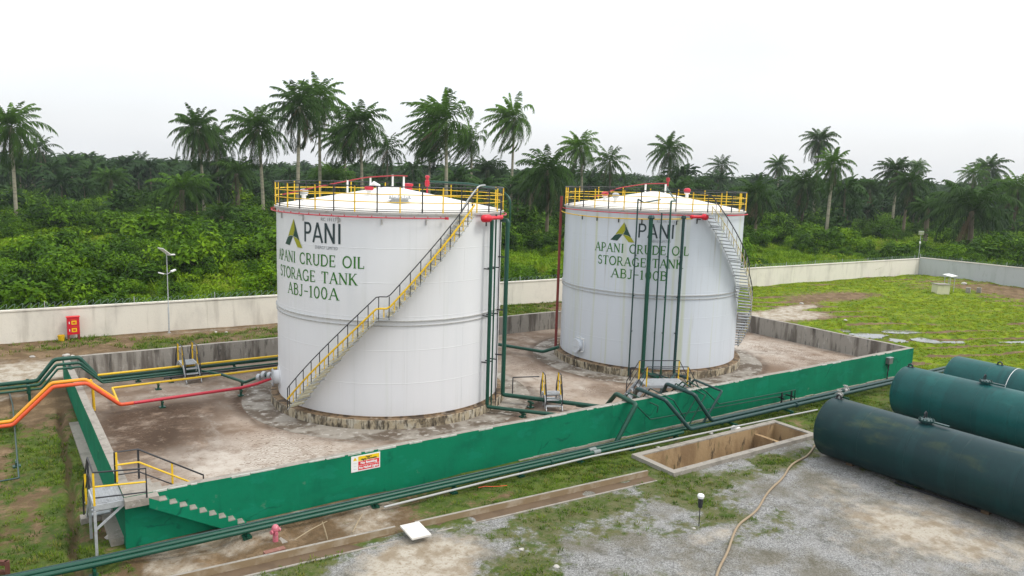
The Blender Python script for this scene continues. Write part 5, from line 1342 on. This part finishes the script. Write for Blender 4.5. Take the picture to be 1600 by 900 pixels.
# rubble and stones
def stone_mesh(seed):
    r = random.Random(seed); bm = bmesh.new(); bmesh.ops.create_icosphere(bm, subdivisions=2, radius=1)
    for v in bm.verts:
        n = Vector(v.co); k = 1 + .5*(float(vnoise(n.x*1.3+seed*5, n.y*1.3+n.z*2.1, .7, seed % 6))-.5); v.co = n*k; v.co.z *= .62
    me = bpy.data.meshes.new("stone"); bm.to_mesh(me); bm.free(); me.materials.append(M_STONE); return me
M_STONE = weathered("pale_stone", (.46,.44,.40), [(5,(1,1,1),(.28,.26,.23),.45,.7,.7)], rough=.95)
SM = [stone_mesh(k) for k in range(4)]
st_pts = [(-.5,3.7,.12),(-.62,4.1,.09),(-.45,3.3,.1),(-.3,1.1,.16),(16.0,-7.95,.07),(10.2,-6.2,.09),(10.5,-7.6,.1),(22.5,28.3,.3),(23.6,28.1,.25),(24.6,28.2,.3),(25.8,27.9,.22),(21.8,28.4,.2),(45.9,20.5,.35),(46.8,20.8,.25),(48.2,20.9,.3),(49.5,21.4,.25),(50.5,20.2,.2),(.6,25.4,.2),(.9,25.1,.14),(-1.0,26.0,.15),(9.6,28.6,.12),(10.2,28.3,.1),(56,12,.18),(60,19,.22),(41.3,-3.4,.16),(30.7,-2.9,.12),(20.6,-1.7,.1),(24.1,-1.6,.13),(91.5,19.5,.35)]
for k, (x, y, r) in enumerate(st_pts):
    o = bpy.data.objects.new("stone", SM[k % 4]); COL.objects.link(o); o.scale = (r, r*.85, r*.8); o.rotation_euler = (0, 0, k*1.3)
    o.location = (x, y, float(ground_z(np.array([x]), np.array([y]))[0]) + r*.15)
    tag(o, "pale loose stone lying on the bare ground of the compound", "stone", "loose pale stones on the ground")

# ================================================================== THE DARK HORIZONTAL DRUMS
def drum(label, x, y, L, R, mat, man, lug, seam=False):
    t = thing("horizontal_drum", label, "storage drum", (x, y, -.38))
    zc = -.38 + .04 + R
    c = (x, 0, zc)
    def head(s):   # dished end
        return [(R*sin(a), s*(.26*cos(a))) for a in [k*pi/2/8 for k in range(9)]]
    prof = [(r, y + h) for r, h in [(max(q[0], .001), q[1]) for q in head(1)]] + [(R, y - L*k/14) for k in range(1, 15)] + [(max(q[0], .001), y - L - q[1]) for q in reversed(head(1))]
    prof = prof[::-1]
    mb = MB(); mb.lathe(prof, 64, c, axis='Y')
    mb.build("shell", mat, t, smooth=50)
    for k in range(0, int(L/1.9)+1):
        yy = y - .02 - 1.9*k; mb = MB(); mb.lathe([(R-.004, yy-.018), (R+.006, yy-.006), (R+.006, yy+.006), (R-.004, yy+.018)], 64, c, axis='Y')
        mb.build("weld_seam", mat, t)
    if seam:
        yy = seam; mb = MB(); mb.lathe([(R-.002, yy-.013), (R+.008, yy-.013), (R+.008, yy+.013), (R-.002, yy+.013)], 64, c, axis='Y'); mb.build("white_band", M_WHITE, t)
    zt = zc + R
    if man:
        ym = man
        mb = MB(); mb.lathe([(.20, -.12), (.20, .07), (.28, .07), (.28, .11)], 24, (x, ym, zt)); mh = mb.build("manhole", mat, t)
        mb = MB(); mb.lathe([(.285, .115), (.285, .145), (.10, .155), (0, .155)], 24, (x, ym, zt))
        for k in range(12): q_ = Vector((x+.245*cos(k*pi/6), ym+.245*sin(k*pi/6), zt+.14)); mb.bar(q_, q_+Vector((0,0,.05)), .035)
        mb.build("cover", M_GPIPE2, mh)
        mb = MB(); mb.obox((x, ym-.55, zt+.11), (.14, .6, .03)); mb.build("plank", M_GPIPE2, mh, smooth=0)
        mb = MB(); mb.tube([(x-.10,ym+.05,zt+.2),(x-.10,ym+.05,zt+.38),(x-.02,ym+.05,zt+.44),(x+.06,ym+.05,zt+.38),(x+.06,ym+.05,zt+.2)], .03, 8); mb.build("lifting_handle", M_BLACK, mh)
    for ly in lug:
        mb = MB(); mb.tube([(x,ly-.10,zt-.02),(x,ly-.10,zt+.10),(x,ly,zt+.17),(x,ly+.10,zt+.10),(x,ly+.10,zt-.02)], .04, 8); mb.obox((x, ly, zt+.0), (.16,.34,.03)); mb.build("lifting_lug", M_BLACK, t)
    for k in range(3):
        yy = y - 1.2 - k*(L-2.4)/2
        mb = MB(); mb.box(x-.45, x+.45, yy-.13, yy+.13, -.6, zc-R*.93); mb.build("saddle", M_MUD, t, smooth=0)
    return t
drum("front dark bluish green horizontal drum nearest the gravel yard", 26.5, -6.05, 13, 1.26, M_DRUM, -9.95, (-6.25,))
drum("middle teal green horizontal drum carrying a bolted manhole on top", 35.1, -4.45, 14, 1.26, M_DRUM2, -8.2, (-4.65,))
drum("rearmost horizontal drum, marked by a thin white band near the right edge", 39.95, -4.55, 14, 1.26, M_DRUM2, None, (-6.7,), seam=-7.55)
rl = MB().bar((25.9,-9.3,-.33),(26.05,-12.4,-.33),.06).build("steel_angle", M_BLACK, smooth=0); tag(rl, "dark steel angle lying on the gravel along the foot of the front drum", "steel bar")
# ================================================================== VEGETATION BEYOND THE WALL
WIND = Vector((-1, 0, 0))                 # crowns are modelled with the wind blowing to local -x and turned to suit
def crown(seed, L=5.9, nf=50, nl=24, wind=.25, lw=.15, el0=80, el1=-55, dead=14, spread=1.0):
    r = random.Random(seed); mb = MB(); tint = []; dv = MB(); dt = []
    def frond(mb, tint, az, el, L, tn, droop, nl, lw, hang):
        seg = 9; p = Vector((0, 0, 0)); e = el; pts = [p.copy()]; dirs = []
        out = Vector((cos(az), sin(az), 0))
        for k in range(seg):
            d = out*cos(e) + Vector((0, 0, sin(e))) + WIND*wind*(.35 + 1.1*k/seg)
            d.normalize(); dirs.append(d); p = p + d*L/seg; pts.append(p.copy())
            e -= droop/seg*(.6 + .9*k/seg)
        dirs.append(dirs[-1])
        n0 = len(mb.v); mb.tube(pts, [.04*(1-.85*k/seg) for k in range(seg+1)], 3, cap=False); tint.extend([tn*.8+.1]*(len(mb.v)-n0))
        for k in range(nl):
            s = .13 + .87*(k+r.random()*.5)/nl; f = s*seg; i = min(int(f), seg-1); q = pts[i].lerp(pts[i+1], f-i); d = dirs[i]
            lat = d.cross(Vector((0, 0, 1)));
            if lat.length < .05: lat = Vector((-sin(az), cos(az), 0))
            lat.normalize(); upv = lat.cross(d)
            ll = (.42 + .75*sin(pi*min(1, .12+s*.86)))*L*.185
            for sd in (-1, 1):
                dd = (lat*sd*(.8) + d*(.55+.3*r.random()) + upv*(r.uniform(-.15,.3)) + Vector((0,0,-hang*r.uniform(.6,1.3))) + WIND*wind*.7).normalized()
                m1 = q + dd*ll*.55; m2 = m1 + (dd + Vector((0,0,-.45))).normalized()*ll*.45
                wv = (d + Vector((0,0,.2))).normalized()*lw
                n0 = len(mb.v)
                mb.add([q-wv*.35, q+wv*.35, m1+wv*.5, m1-wv*.5, m2], [(0,1,2,3),(3,2,4)])
                tv = min(1, max(0, tn + r.uniform(-.18,.18))); tint.extend([tv]*5)
    ga = 2.399963
    for i in range(nf):
        age = (i+.5)/nf
        el = radians(el0 + (el1-el0)*age**.85 + r.uniform(-7, 7))
        frond(mb, tint, i*ga + r.uniform(-.2,.2), el, L*(.62+.38*min(1,age*3))*r.uniform(.88,1.08), .80-.6*age, radians(58 + 62*age)*spread, nl, lw, .5+.6*age)
    for i in range(dead):
        frond(dv, dt, i*ga*1.3 + r.random(), radians(r.uniform(-75, -48)), L*r.uniform(.5,.75), r.random(), radians(25), max(5, nl//2), lw*.9, .8)
    return mb, tint, dv, dt
def mesh_of(mb, tint, mat, name):
    o = mb.build(name, mat, smooth=0, tint=tint); me = o.data; bpy.data.objects.remove(o); return me
def trunk_mesh(seed, h, r0, r1, lean):
    mb = MB(); n = 9
    pts = [(lean*(k/n)**2, .25*lean*sin(3*k/n), -.5 + (h+.5)*k/n) for k in range(n+1)]
    mb.tube(pts, [r0*1.5 if k == 0 else r0 + (r1-r0)*k/n for k in range(n+1)], 9); return mb, pts[-1]
CROWN = {}
for key, kw in {'t': [dict(seed=1, wind=.16), dict(seed=2, wind=.22, nf=42), dict(seed=3, wind=.12, nf=54), dict(seed=8, wind=.3, nf=46)],
                'm': [dict(seed=4, wind=.12, nf=34, nl=16, lw=.18, dead=7), dict(seed=9, wind=.2, nf=32, nl=16, lw=.18, dead=7)],
                'w': [dict(seed=5, wind=.85, nf=50, el1=-45), dict(seed=6, wind=.7, nf=48, el1=-55, dead=18)],
                'd': [dict(seed=7, wind=.10, nf=46, el0=72, el1=-62, dead=20), dict(seed=10, wind=.15, nf=42, el0=74, el1=-58, dead=18)],
                'b': [dict(seed=11, wind=.06, nf=40, el0=76, el1=-12, dead=7, L=6.0), dict(seed=12, wind=.08, nf=34, el0=72, el1=-8, dead=6, L=6.0)]}.items():
    for q_ in kw:
        a, b_, c_, d_ = crown(**q_)
        CROWN.setdefault(key, []).append((mesh_of(a, b_, M_FROND, "crown"), mesh_of(c_, d_, M_DEAD, "dead_fronds")))
PALMS = [
    (2.1, 125.0, 15.4, 1.00, 't', 'tall oil palm with pale trunk at the far left edge of the picture'),
    (10.8, 199.7, 13.0, 0.90, 'm', 'smaller oil palm just right of the leftmost tall palm'),
    (30.7, 122.7, 16.6, 1.00, 't', 'tall oil palm standing alone left of the nearer tank, left of its twin'),
    (35.9, 133.5, 14.9, 0.95, 't', 'oil palm half hidden behind the lone palm left of the nearer tank'),
    (35.8, 104.4, 16.4, 1.00, 't', "tall dark oil palm leaning over the nearer tank's left edge"),
    (37.2, 91.7, 19.5, 1.05, 't', "second tallest oil palm, broad crowned, behind the nearer tank's left half"),
    (46.0, 105.7, 22.1, 1.00, 't', 'tallest oil palm of the cluster behind the nearer tank'),
    (56.4, 119.6, 16.2, 0.95, 't', 'dark oil palm low between the tall pair and the bushy one behind the nearer tank'),
    (50.9, 99.1, 17.9, 1.10, 't', 'bushy oil palm above the middle of the nearer tank'),
    (75.3, 140.7, 15.1, 1.00, 'm', 'small oil palm right of the bushy one behind the nearer tank'),
    (77.1, 123.8, 16.8, 0.95, 't', 'thin oil palm left of the wind swept clump behind the nearer tank'),
    (54.6, 76.9, 17.9, 1.10, 'w', 'broad wind swept oil palm above the right half of the nearer tank'),
    (84.5, 118.7, 17.1, 0.90, 'w', 'small wind swept oil palm with hanging dead fronds beside the broad one'),
    (88.0, 108.5, 21.6, 1.15, 'w', 'tall wind swept oil palm standing in the gap between the two tanks'),
    (68.9, 70.7, 11.2, 0.98, 'd', 'low dark oil palm with hanging dead fronds left of the farther tank'),
    (100.7, 101.2, 16.2, 1.00, 't', "oil palm with a shaggy brown skirt behind the farther tank's left edge"),
    (110.8, 103.7, 13.6, 0.95, 'm', 'squat oil palm behind the farther tank right of the shaggy one'),
    (128.7, 104.1, 16.8, 1.00, 't', "tall oil palm above the farther tank's roof centre"),
    (195.9, 145.8, 15.1, 0.95, 'm', "distant small oil palm just right of the farther tank's roof centre"),
    (206.6, 132.4, 15.6, 0.95, 't', 'thin oil palm with a long white trunk right of the farther tank'),
    (177.0, 98.6, 21.3, 0.95, 't', 'highest oil palm on the right half of the picture'),
    (121.0, 57.3, 13.9, 0.75, 't', 'oil palm with brown hanging fronds below the highest palm on the right'),
    (136.2, 73.2, 10.3, 0.95, 'd', 'dark low oil palm left of the brown fronded palm on the right'),
    (103.2, 58.8, 8.6, 0.80, 'd', "low dark oil palm against the farther tank's right edge"),
    (158.7, 66.8, 13.6, 0.85, 't', 'left palm of the pair standing mid right behind the boundary wall'),
    (143.7, 55.9, 11.2, 0.80, 'd', 'right palm of the pair standing mid right behind the boundary wall'),
    (328.5, 153.1, 19.0, 0.80, 't', 'tiny distant palm rising above the tree line on the right'),
    (219.9, 79.9, 14.2, 0.90, 'm', 'left palm of the dark pair on the skyline at the far right'),
    (234.2, 82.6, 15.9, 1.00, 't', 'right palm of the dark pair on the skyline at the far right'),
    (125.9, 35.4, 7.0, 1.30, 'b', 'large spreading dark oil palm close behind the right hand boundary wall'),
    (174.0, 49.5, 10.6, 0.95, 'd', 'dark oil palm at the extreme right edge behind the wall'),
    (24.8, 112.6, 6.2, 0.90, 'b', 'low spreading oil palm left of the lone tall palm'),
    (22.3, 77.1, 4.1, 0.50, 'd', 'young oil palm with a dark trunk standing in the scrub left of the nearer tank'),
    (38.8, 130.4, 8.9, 0.80, 'b', 'low spreading oil palm half hidden by the dark leaning palm'),
    (168.0, 78.1, 9.5, 0.80, 'b', 'low oil palm in the scrub mid right'),
    (138.4, 48.9, 6.8, 0.60, 'b', 'small feathery oil palm left of the large spreading one'),
    (21.6, 166.5, 6.5, 0.80, 'b', 'low dark oil palm above the scrub at left'),
    (19.8, 217.4, 9.1, 0.80, 'm', 'small oil palm in the tree line at left'),
    (38.4, 229.3, 10.2, 0.90, 'm', 'thin oil palm in the tree line midway between the left palms'),
    (123.4, 90.3, 8.5, 0.80, 'b', "low spreading oil palm behind the farther tank's railing"),
    (92.1, 124.7, 11.1, 0.80, 'b', 'low oil palm at the foot of the wind swept clump'),
    (85.4, 98.0, 7.7, 0.70, 'b', 'low spreading oil palm in the gap between the tanks'),
    (50.1, 110.3, 8.6, 0.80, 'b', "low oil palm seen above the nearer tank's left railing"),
]
WAZ = radians(-34)
for i, (x, y, zt, sc, kind, lab) in enumerate(PALMS):
    gz = float(ground_z(np.array([x]), np.array([y]))[0])
    sc *= 1.08
    h = zt - gz + .6
    rr = random.Random(i*13+5)
    t = thing("oil_palm", lab, "palm tree", (x, y, gz))
    lean = rr.uniform(-.8, .5) * min(1, h/10)
    mb, top = trunk_mesh(i, h, .30 if kind != 'b' else .42, .22 if kind != 'b' else .38, lean)
    o = mb.build("trunk", M_TRUNK if kind in 'tw' else M_BARK, None); o.parent = t
    cm, dm = CROWN[kind][i % len(CROWN[kind])]
    c = bpy.data.objects.new("crown", cm); COL.objects.link(c); c.parent = t
    d = bpy.data.objects.new("dead_fronds", dm); COL.objects.link(d); d.parent = t
    for q_ in (c, d):
        q_.location = top; q_.scale = (sc*rr.uniform(.9, 1.08), sc*rr.uniform(.9, 1.08), sc*rr.uniform(1.12, 1.32)); q_.rotation_euler = (rr.uniform(-.14,.14), rr.uniform(-.14,.14), WAZ + rr.uniform(-.35, .35))
    t.rotation_euler = (0, 0, 0)

# ---- scatter helper: one object, geometry nodes, instances of source meshes (only for what nobody could count)
def scatter(name, pts, rot, scl, sources, label, cat):
    src = bpy.data.collections.new(name + "_sources")
    for o in sources: src.objects.link(o)
    me = bpy.data.meshes.new(name); me.from_pydata([tuple(p) for p in pts], [], [])
    for nm, arr, ty in (("rz", rot, 'FLOAT'), ("sc", scl, 'FLOAT')):
        a = me.attributes.new(nm, ty, 'POINT'); a.data.foreach_set("value", np.asarray(arr, np.float32))
    o = bpy.data.objects.new(name, me); COL.objects.link(o)
    ng = bpy.data.node_groups.new(name, 'GeometryNodeTree')
    ng.interface.new_socket("Geometry", in_out='INPUT', socket_type='NodeSocketGeometry'); ng.interface.new_socket("Geometry", in_out='OUTPUT', socket_type='NodeSocketGeometry')
    N, Lk = ng.nodes, ng.links
    gi, go = N.new("NodeGroupInput"), N.new("NodeGroupOutput")
    ci = N.new("GeometryNodeCollectionInfo"); ci.inputs["Collection"].default_value = src; ci.inputs["Separate Children"].default_value = True; ci.inputs["Reset Children"].default_value = True
    ip = N.new("GeometryNodeInstanceOnPoints"); ip.inputs["Pick Instance"].default_value = True
    ar = N.new("GeometryNodeInputNamedAttribute"); ar.data_type = 'FLOAT'; ar.inputs["Name"].default_value = "rz"
    asx = N.new("GeometryNodeInputNamedAttribute"); asx.data_type = 'FLOAT'; asx.inputs["Name"].default_value = "sc"
    cb = N.new("ShaderNodeCombineXYZ"); Lk.new(ar.outputs["Attribute"], cb.inputs["Z"])
    rv = N.new("FunctionNodeRandomValue"); rv.data_type = 'INT'; rv.inputs["Max"].default_value = len(sources) - 1
    for s_ in rv.inputs:
        if s_.name == "Min" and s_.type == 'INT': s_.default_value = 0
        if s_.name == "Max" and s_.type == 'INT': s_.default_value = len(sources) - 1
    Lk.new(gi.outputs[0], ip.inputs["Points"]); Lk.new(ci.outputs[0], ip.inputs["Instance"])
    Lk.new([s_ for s_ in rv.outputs if s_.type == 'INT'][0], ip.inputs["Instance Index"])
    Lk.new(cb.outputs[0], ip.inputs["Rotation"]); Lk.new(asx.outputs["Attribute"], ip.inputs["Scale"]); Lk.new(ip.outputs[0], go.inputs[0])
    md = o.modifiers.new("scatter", 'NODES'); md.node_group = ng
    tag(o, label, cat, kind="stuff")
    return o

def leaf_cloud(seed, n, blobs, size, tintlo=.1, tinthi=.95):
    """leaf quads spread through the volume of a few overlapping clumps; twigs stay bare inside"""
    r = random.Random(seed); mb = MB(); tint = []
    for bx, by, bz, br, bh, share in blobs:
        bt = r.uniform(tintlo, tinthi)
        for k in range(int(n*share)):
            a, u = r.uniform(0, 2*pi), r.uniform(-.55, 1); rad = br*(r.random()**.45)
            p = Vector((bx + rad*sqrt(max(0, 1-u*u))*cos(a), by + rad*sqrt(max(0, 1-u*u))*sin(a), bz + bh*u*(rad/br)))
            if p.z < .02: p.z = .02 + r.random()*.2
            nrm = (p - Vector((bx, by, bz-.4*br)) + Vector((r.uniform(-1,1), r.uniform(-1,1), r.uniform(-.6,1)))*br*.7).normalized()
            t1 = nrm.orthogonal().normalized(); ang = r.uniform(0, 2*pi); t1 = (Matrix.Rotation(ang, 3, nrm) @ t1); t2 = nrm.cross(t1)
            s = size*r.uniform(.6, 1.35); w = s*r.uniform(.38, .55)
            mb.add([p-t1*s*.5, p+t2*w*.5, p+t1*s*.55-nrm*s*.12, p-t2*w*.5], [(0,1,2,3)])
            tint += [min(1, max(0, bt + r.uniform(-.22, .22)))]*4
    return mb, tint
def src_obj(name, mb, tint, mat):
    o = mb.build(name, mat, smooth=0, tint=tint); COL.objects.unlink(o); return o
def blobs(seed, n, R, H):
    r = random.Random(seed); out = []
    for k in range(n):
        a = r.uniform(0, 2*pi); d = R*sqrt(r.random())*.75
        out.append((d*cos(a), d*sin(a), H*r.uniform(.25, .72), R*r.uniform(.3, .52), H*r.uniform(.22, .38), 1/n))
    return out
rs = np.random.default_rng(5)
def in_view(x, y, m=1.12, extra=12):
    dx, dy = x-CAM.x, y-CAM.y
    d = dx*FW.x/hypot(FW.x,FW.y) + dy*FW.y/hypot(FW.x,FW.y); s = dx*RT.x + dy*RT.y
    return (d > 5) & (np.abs(s) < d*.66*m + extra)
def is_out(x, y, m=.8): return (y > wall_y(x) + m) | (x > wall_x(y) + m)
def depth(x, y): return (x-CAM.x)*FW.x/hypot(FW.x,FW.y) + (y-CAM.y)*FW.y/hypot(FW.x,FW.y)

# grass tufts inside the compound
def tuft(seed, n=14, h=.16, spread=.16, mat=None, bw=.016):
    r = random.Random(seed); mb = MB()
    for k in range(n):
        a = r.uniform(0, 2*pi); d = spread*sqrt(r.random()); b0 = Vector((d*cos(a), d*sin(a), -.02)); l = h*r.uniform(.5, 1.3)
        dr = Vector((cos(a+r.uniform(-1,1))*.55, sin(a+r.uniform(-1,1))*.55, 1)).normalized(); w = Vector((-dr.y, dr.x, 0)).normalized()*bw
        mb.add([b0-w, b0+w, b0+dr*l*.6+w*.7, b0+dr*l*.6-w*.7, b0+dr*l+Vector((dr.x,dr.y,-.15))*l*.35], [(0,1,2,3),(3,2,4)])
    o = mb.build("grass_tuft", mat or M_GRASS, smooth=0, tint=[r.random() for _ in mb.v]); COL.objects.unlink(o); return o
# scrub: bushes as one mass
S1 = [src_obj("shrub_leaves", *leaf_cloud(k, 1500, blobs(k, 9, 1.7, 2.5), .23, .0, 1.0), M_BUSH) for k in range(5)] + [src_obj("shrub_leaves", *leaf_cloud(90+k, 620, blobs(90+k, 8, 1.6, 2.9), .42, .0, 1.0), M_BUSH) for k in range(2)]
S2 = [src_obj("weed_leaves", *leaf_cloud(20+k, 800, blobs(20+k, 7, 1.6, 1.0), .19), M_WEED) for k in range(3)]
n = 90000
x = rs.uniform(-120, 260, n); y = rs.uniform(-12, 260, n); dpt = depth(x, y)
dens = np.where(dpt < 110, .95, np.where(dpt < 170, .62, .35))
clump = fbm(x, y, 16, 0)
ok = in_view(x, y) & is_out(x, y, 1.3) & (dpt < 235) & (rs.random(n) < dens*.42)
clump = .55*clump + .45*fbm(x, y, 38, 4)
open_ = .16*bumpf(x, y, 21, 47, 9, 14) + .22*bumpf(x, y, 52, 46, 16, 16) + .14*bumpf(x, y, 82, 36, 14, 8) + .10*bumpf(x, y, 118, 40, 10, 12)
bush = ok & (clump - open_ > .46 + .12*(rs.random(n)-.5)); weed = ok & (clump - open_ < .55)
blade = ok & (clump - open_ < .50 + .1*(rs.random(n)-.5))
gz = ground_z(x, y, False)
wd = np.where(x > wall_x(y), np.hypot(np.maximum(x-wall_x(y), 0), 0), np.abs(y-wall_y(x)))
wd = np.where((y < wall_y(x)), np.abs(x-wall_x(y)), wd)
edge = np.minimum(1, .30 + wd/14)
sz = (.45 + 1.0*rs.random(n)**2.0 + .9*(rs.random(n) > .965)) * (1 + .25*ss(60, 160, dpt))
near = edge
P_ = lambda m_: np.stack([x[m_], y[m_], gz[m_]-.05], -1)
scatter("scrub", P_(bush), rs.uniform(0, 6.28, bush.sum()), (sz*near)[bush], S1, "dense green leafy scrub filling the land beyond the boundary wall", "scrub")
scatter("tall_weeds", P_(weed), rs.uniform(0, 6.28, weed.sum()), (sz*np.minimum(1.0, near+.2))[weed], S2, "yellow green weeds and grass growing between the bushes beyond the wall", "weeds")
S6 = [tuft(40+k, 46, 1.15, .75, M_WEED, .03) for k in range(3)]
scatter("tall_grass", P_(blade), rs.uniform(0, 6.28, blade.sum()), rs.uniform(.7, 1.5, n)[blade], S6, "tall yellow green grass in the open patches of scrub beyond the wall", "grass")
print("scrub", bush.sum(), "weeds", weed.sum())

# single dark bushes and small leafy trees one can tell apart
def tree(label, x, y, h, R, seed, mat=M_BUSH, cat="tree", name="leafy_tree"):
    gz = float(ground_z(np.array([x]), np.array([y]), False)[0])
    t = thing(name, label, cat, (x, y, gz))
    mb = MB(); r = random.Random(seed)
    mb.tube([(0,0,-.3),(.1*R*.3,0,h*.3),(0,.05*R,h*.62)], [.16,.12,.06], 7)
    for k in range(5):
        a = k*1.26+r.random(); mb.tube([(0,0,h*(.22+.07*k)),(R*.35*cos(a),R*.35*sin(a),h*(.42+.07*k)),(R*.62*cos(a),R*.62*sin(a),h*(.55+.06*k))], [.07,.045,.02], 5)
    o = mb.build("trunk", M_BARK, None); o.parent = t
    bl = [(bx, by, h*.30 + bz, br, bh, s) for bx, by, bz, br, bh, s in blobs(seed, 9, R, h*.72)]
    mb, tn = leaf_cloud(seed+50, int(2400), bl, .26, 0.0, .6); o = mb.build("crown", mat, None, smooth=0, tint=tn); o.parent = t
TREES = [
    ('round dark leafy tree at left under the smaller palm', 24.0, 343.4, 7.0, 4.0, 200),
    ('dark bush standing in the scrub right of the round leafy tree', 32.3, 290.0, 4.5, 3.0, 201),
    ('dark bush close to the boundary wall at left', 4.0, 76.3, 3.4, 2.6, 202),
    ('leafy bush left of the solar lamp post', 10.6, 65.8, 3.2, 2.4, 203),
    ('small leafy bush just right of the solar lamp post', 13.5, 50.9, 2.6, 2.0, 204),
    ('dark bush under the young palm left of the nearer tank', 18.5, 61.7, 3.4, 1.9, 205),
    ('dark leafy tree in the middle of the left scrub', 18.0, 170.5, 5.0, 3.4, 206),
    ('leafy bush at the left edge behind the boundary wall', -0.2, 63.3, 3.0, 2.4, 207),
    ('dark bush in the gap between the two tanks', 60.7, 65.6, 4.5, 3.0, 208),
    ("leafy bush just right of the farther tank's stair", 120.0, 64.6, 3.8, 3.0, 209),
    ('wide leafy bush behind the boundary wall mid right', 124.4, 57.0, 3.6, 3.2, 210),
    ('tall dark leafy tree mid right in the scrub', 208.2, 101.2, 6.0, 4.4, 211),
    ('leafy bush left of the distant solar lamp post', 132.7, 51.0, 3.6, 2.8, 212),
    ('dark round tree below the highest palm on the right', 198.0, 116.2, 4.5, 3.5, 213),
    ('leafy bush at the extreme right behind the wall', 141.0, 35.0, 3.4, 2.8, 214),
    ("dark bush hugging the nearer tank's left edge", 21.3, 55.1, 3.6, 2.2, 215),
]
HAZE = 0.00019
for args in TREES: tree(*args)

# far oil palm forest on the horizon, one mass
def far_palm(seed):
    a, at_, d, dt = crown(seed, L=5.6, nf=26, nl=9, wind=.15, lw=.5, el0=76, el1=-40, dead=0)
    h = 6.0 + 1.6*(seed % 4)
    mb = MB(); mb.v = [(p[0], p[1], p[2]+h) for p in a.v]; mb.f = a.f; mb.m = [0]*len(a.f)
    n0 = len(mb.v); mb.tube([(0,0,-1),(.1,0,h*.5),(0,0,h)], [.24,.2,.18], 5, m=1); tn = at_ + [.5]*(len(mb.v)-n0)
    o = mb.build("far_palm", [M_FAR, M_BARK], smooth=0, tint=tn); COL.objects.unlink(o); return o
S3 = [far_palm(30+k) for k in range(4)] + [src_obj("far_tree", *leaf_cloud(70+k, 420, blobs(70+k, 8, 3.6, 7.5), .95), M_FAR) for k in range(2)]
n = 26000
x = rs.uniform(-420, 620, n); y = rs.uniform(-60, 640, n); dpt = depth(x, y)
prob = np.where(dpt < 190, .22*ss(120, 190, dpt), .40)
ok = in_view(x, y, 1.1, 25) & is_out(x, y, 20) & (dpt > 120) & (dpt < 600) & (rs.random(n) < prob*(.45+1.1*fbm(x, y, 40, 3)))
gz = ground_z(x, y, False)
sc_ = .62 + .50*rs.random(n)
scatter("far_forest", np.stack([x[ok], y[ok], gz[ok]-.3], -1), rs.uniform(-.9, -.2, ok.sum()), sc_[ok], S3, "hazy dark oil palm forest closing the horizon", "forest")
print("far", ok.sum())

S4 = [tuft(k) for k in range(4)]
S5 = [tuft(10+k, mat=M_GRASS_B) for k in range(4)]
def grass(name, n, x0_, x1_, y0_, y1_, lab, smin, smax, pw_=1.0, src=None):
    x = rs.uniform(x0_, x1_, n); y = rs.uniform(y0_, y1_, n)
    g, s, v, d = zones(x, y)
    inb = (x > -.4) & (x < BX+.2) & (y > -.25) & (y < BY+.2)
    inp = (x > PIT[0]-.05) & (x < PIT[1]+.05) & (y > PIT[2]-.05) & (y < PIT[3]+.05)
    onl = np.abs(y + 3.05 + .058*(x-2.1)) < .3
    keepm = ~inb & ~inp & ~(onl & (x < 18)) & ~is_out(x, y, -.3) & in_view(x, y, 1.05, 6) & (rs.random(n) < np.clip(g*1.25-.35, 0, 1)**pw_ * (1-.85*s) * (1-.8*d))
    z = ground_z(x, y)
    scatter(name, np.stack([x, y, z], -1)[keepm], rs.uniform(0, 6.28, keepm.sum()), rs.uniform(smin, smax, n)[keepm], src or S4, lab, "grass"); print(name, keepm.sum())
grass("yard_grass", 60000, -14, 46, -14, 0, "short grass and weeds growing along the green wall and over the gravel yard", .3, .85, 2.6)
grass("strip_grass", 17000, -12, 0, -3, 22, "grass growing in the strip outside the left wall", .4, .95, 1.8)
grass("back_grass", 26000, -14, 46, 20, 31.5, "thin grass on the brown ground along the back boundary wall", .6, 1.5)
grass("field_grass", 60000, 44, 98, -12, 28, "bright green grass covering the right hand field", .3, .95, 1.3, S5)

# ================================================================== HAZE
mh = bpy.data.materials.new("haze"); mh.use_nodes = True
nt = mh.node_tree; nt.nodes.clear()
vo = nt.nodes.new("ShaderNodeVolumePrincipled"); vo.inputs["Color"].default_value = (.90, .95, 1.0, 1); vo.inputs["Density"].default_value = HAZE; vo.inputs["Anisotropy"].default_value = .2
nt.links.new(vo.outputs[0], nt.nodes.new("ShaderNodeOutputMaterial").inputs["Volume"])
o = MB().box(-900, 900, -900, 900, -4, 30).build("haze", mh, smooth=0); tag(o, "thin pale humid haze hanging over the whole place", "haze", kind="stuff")
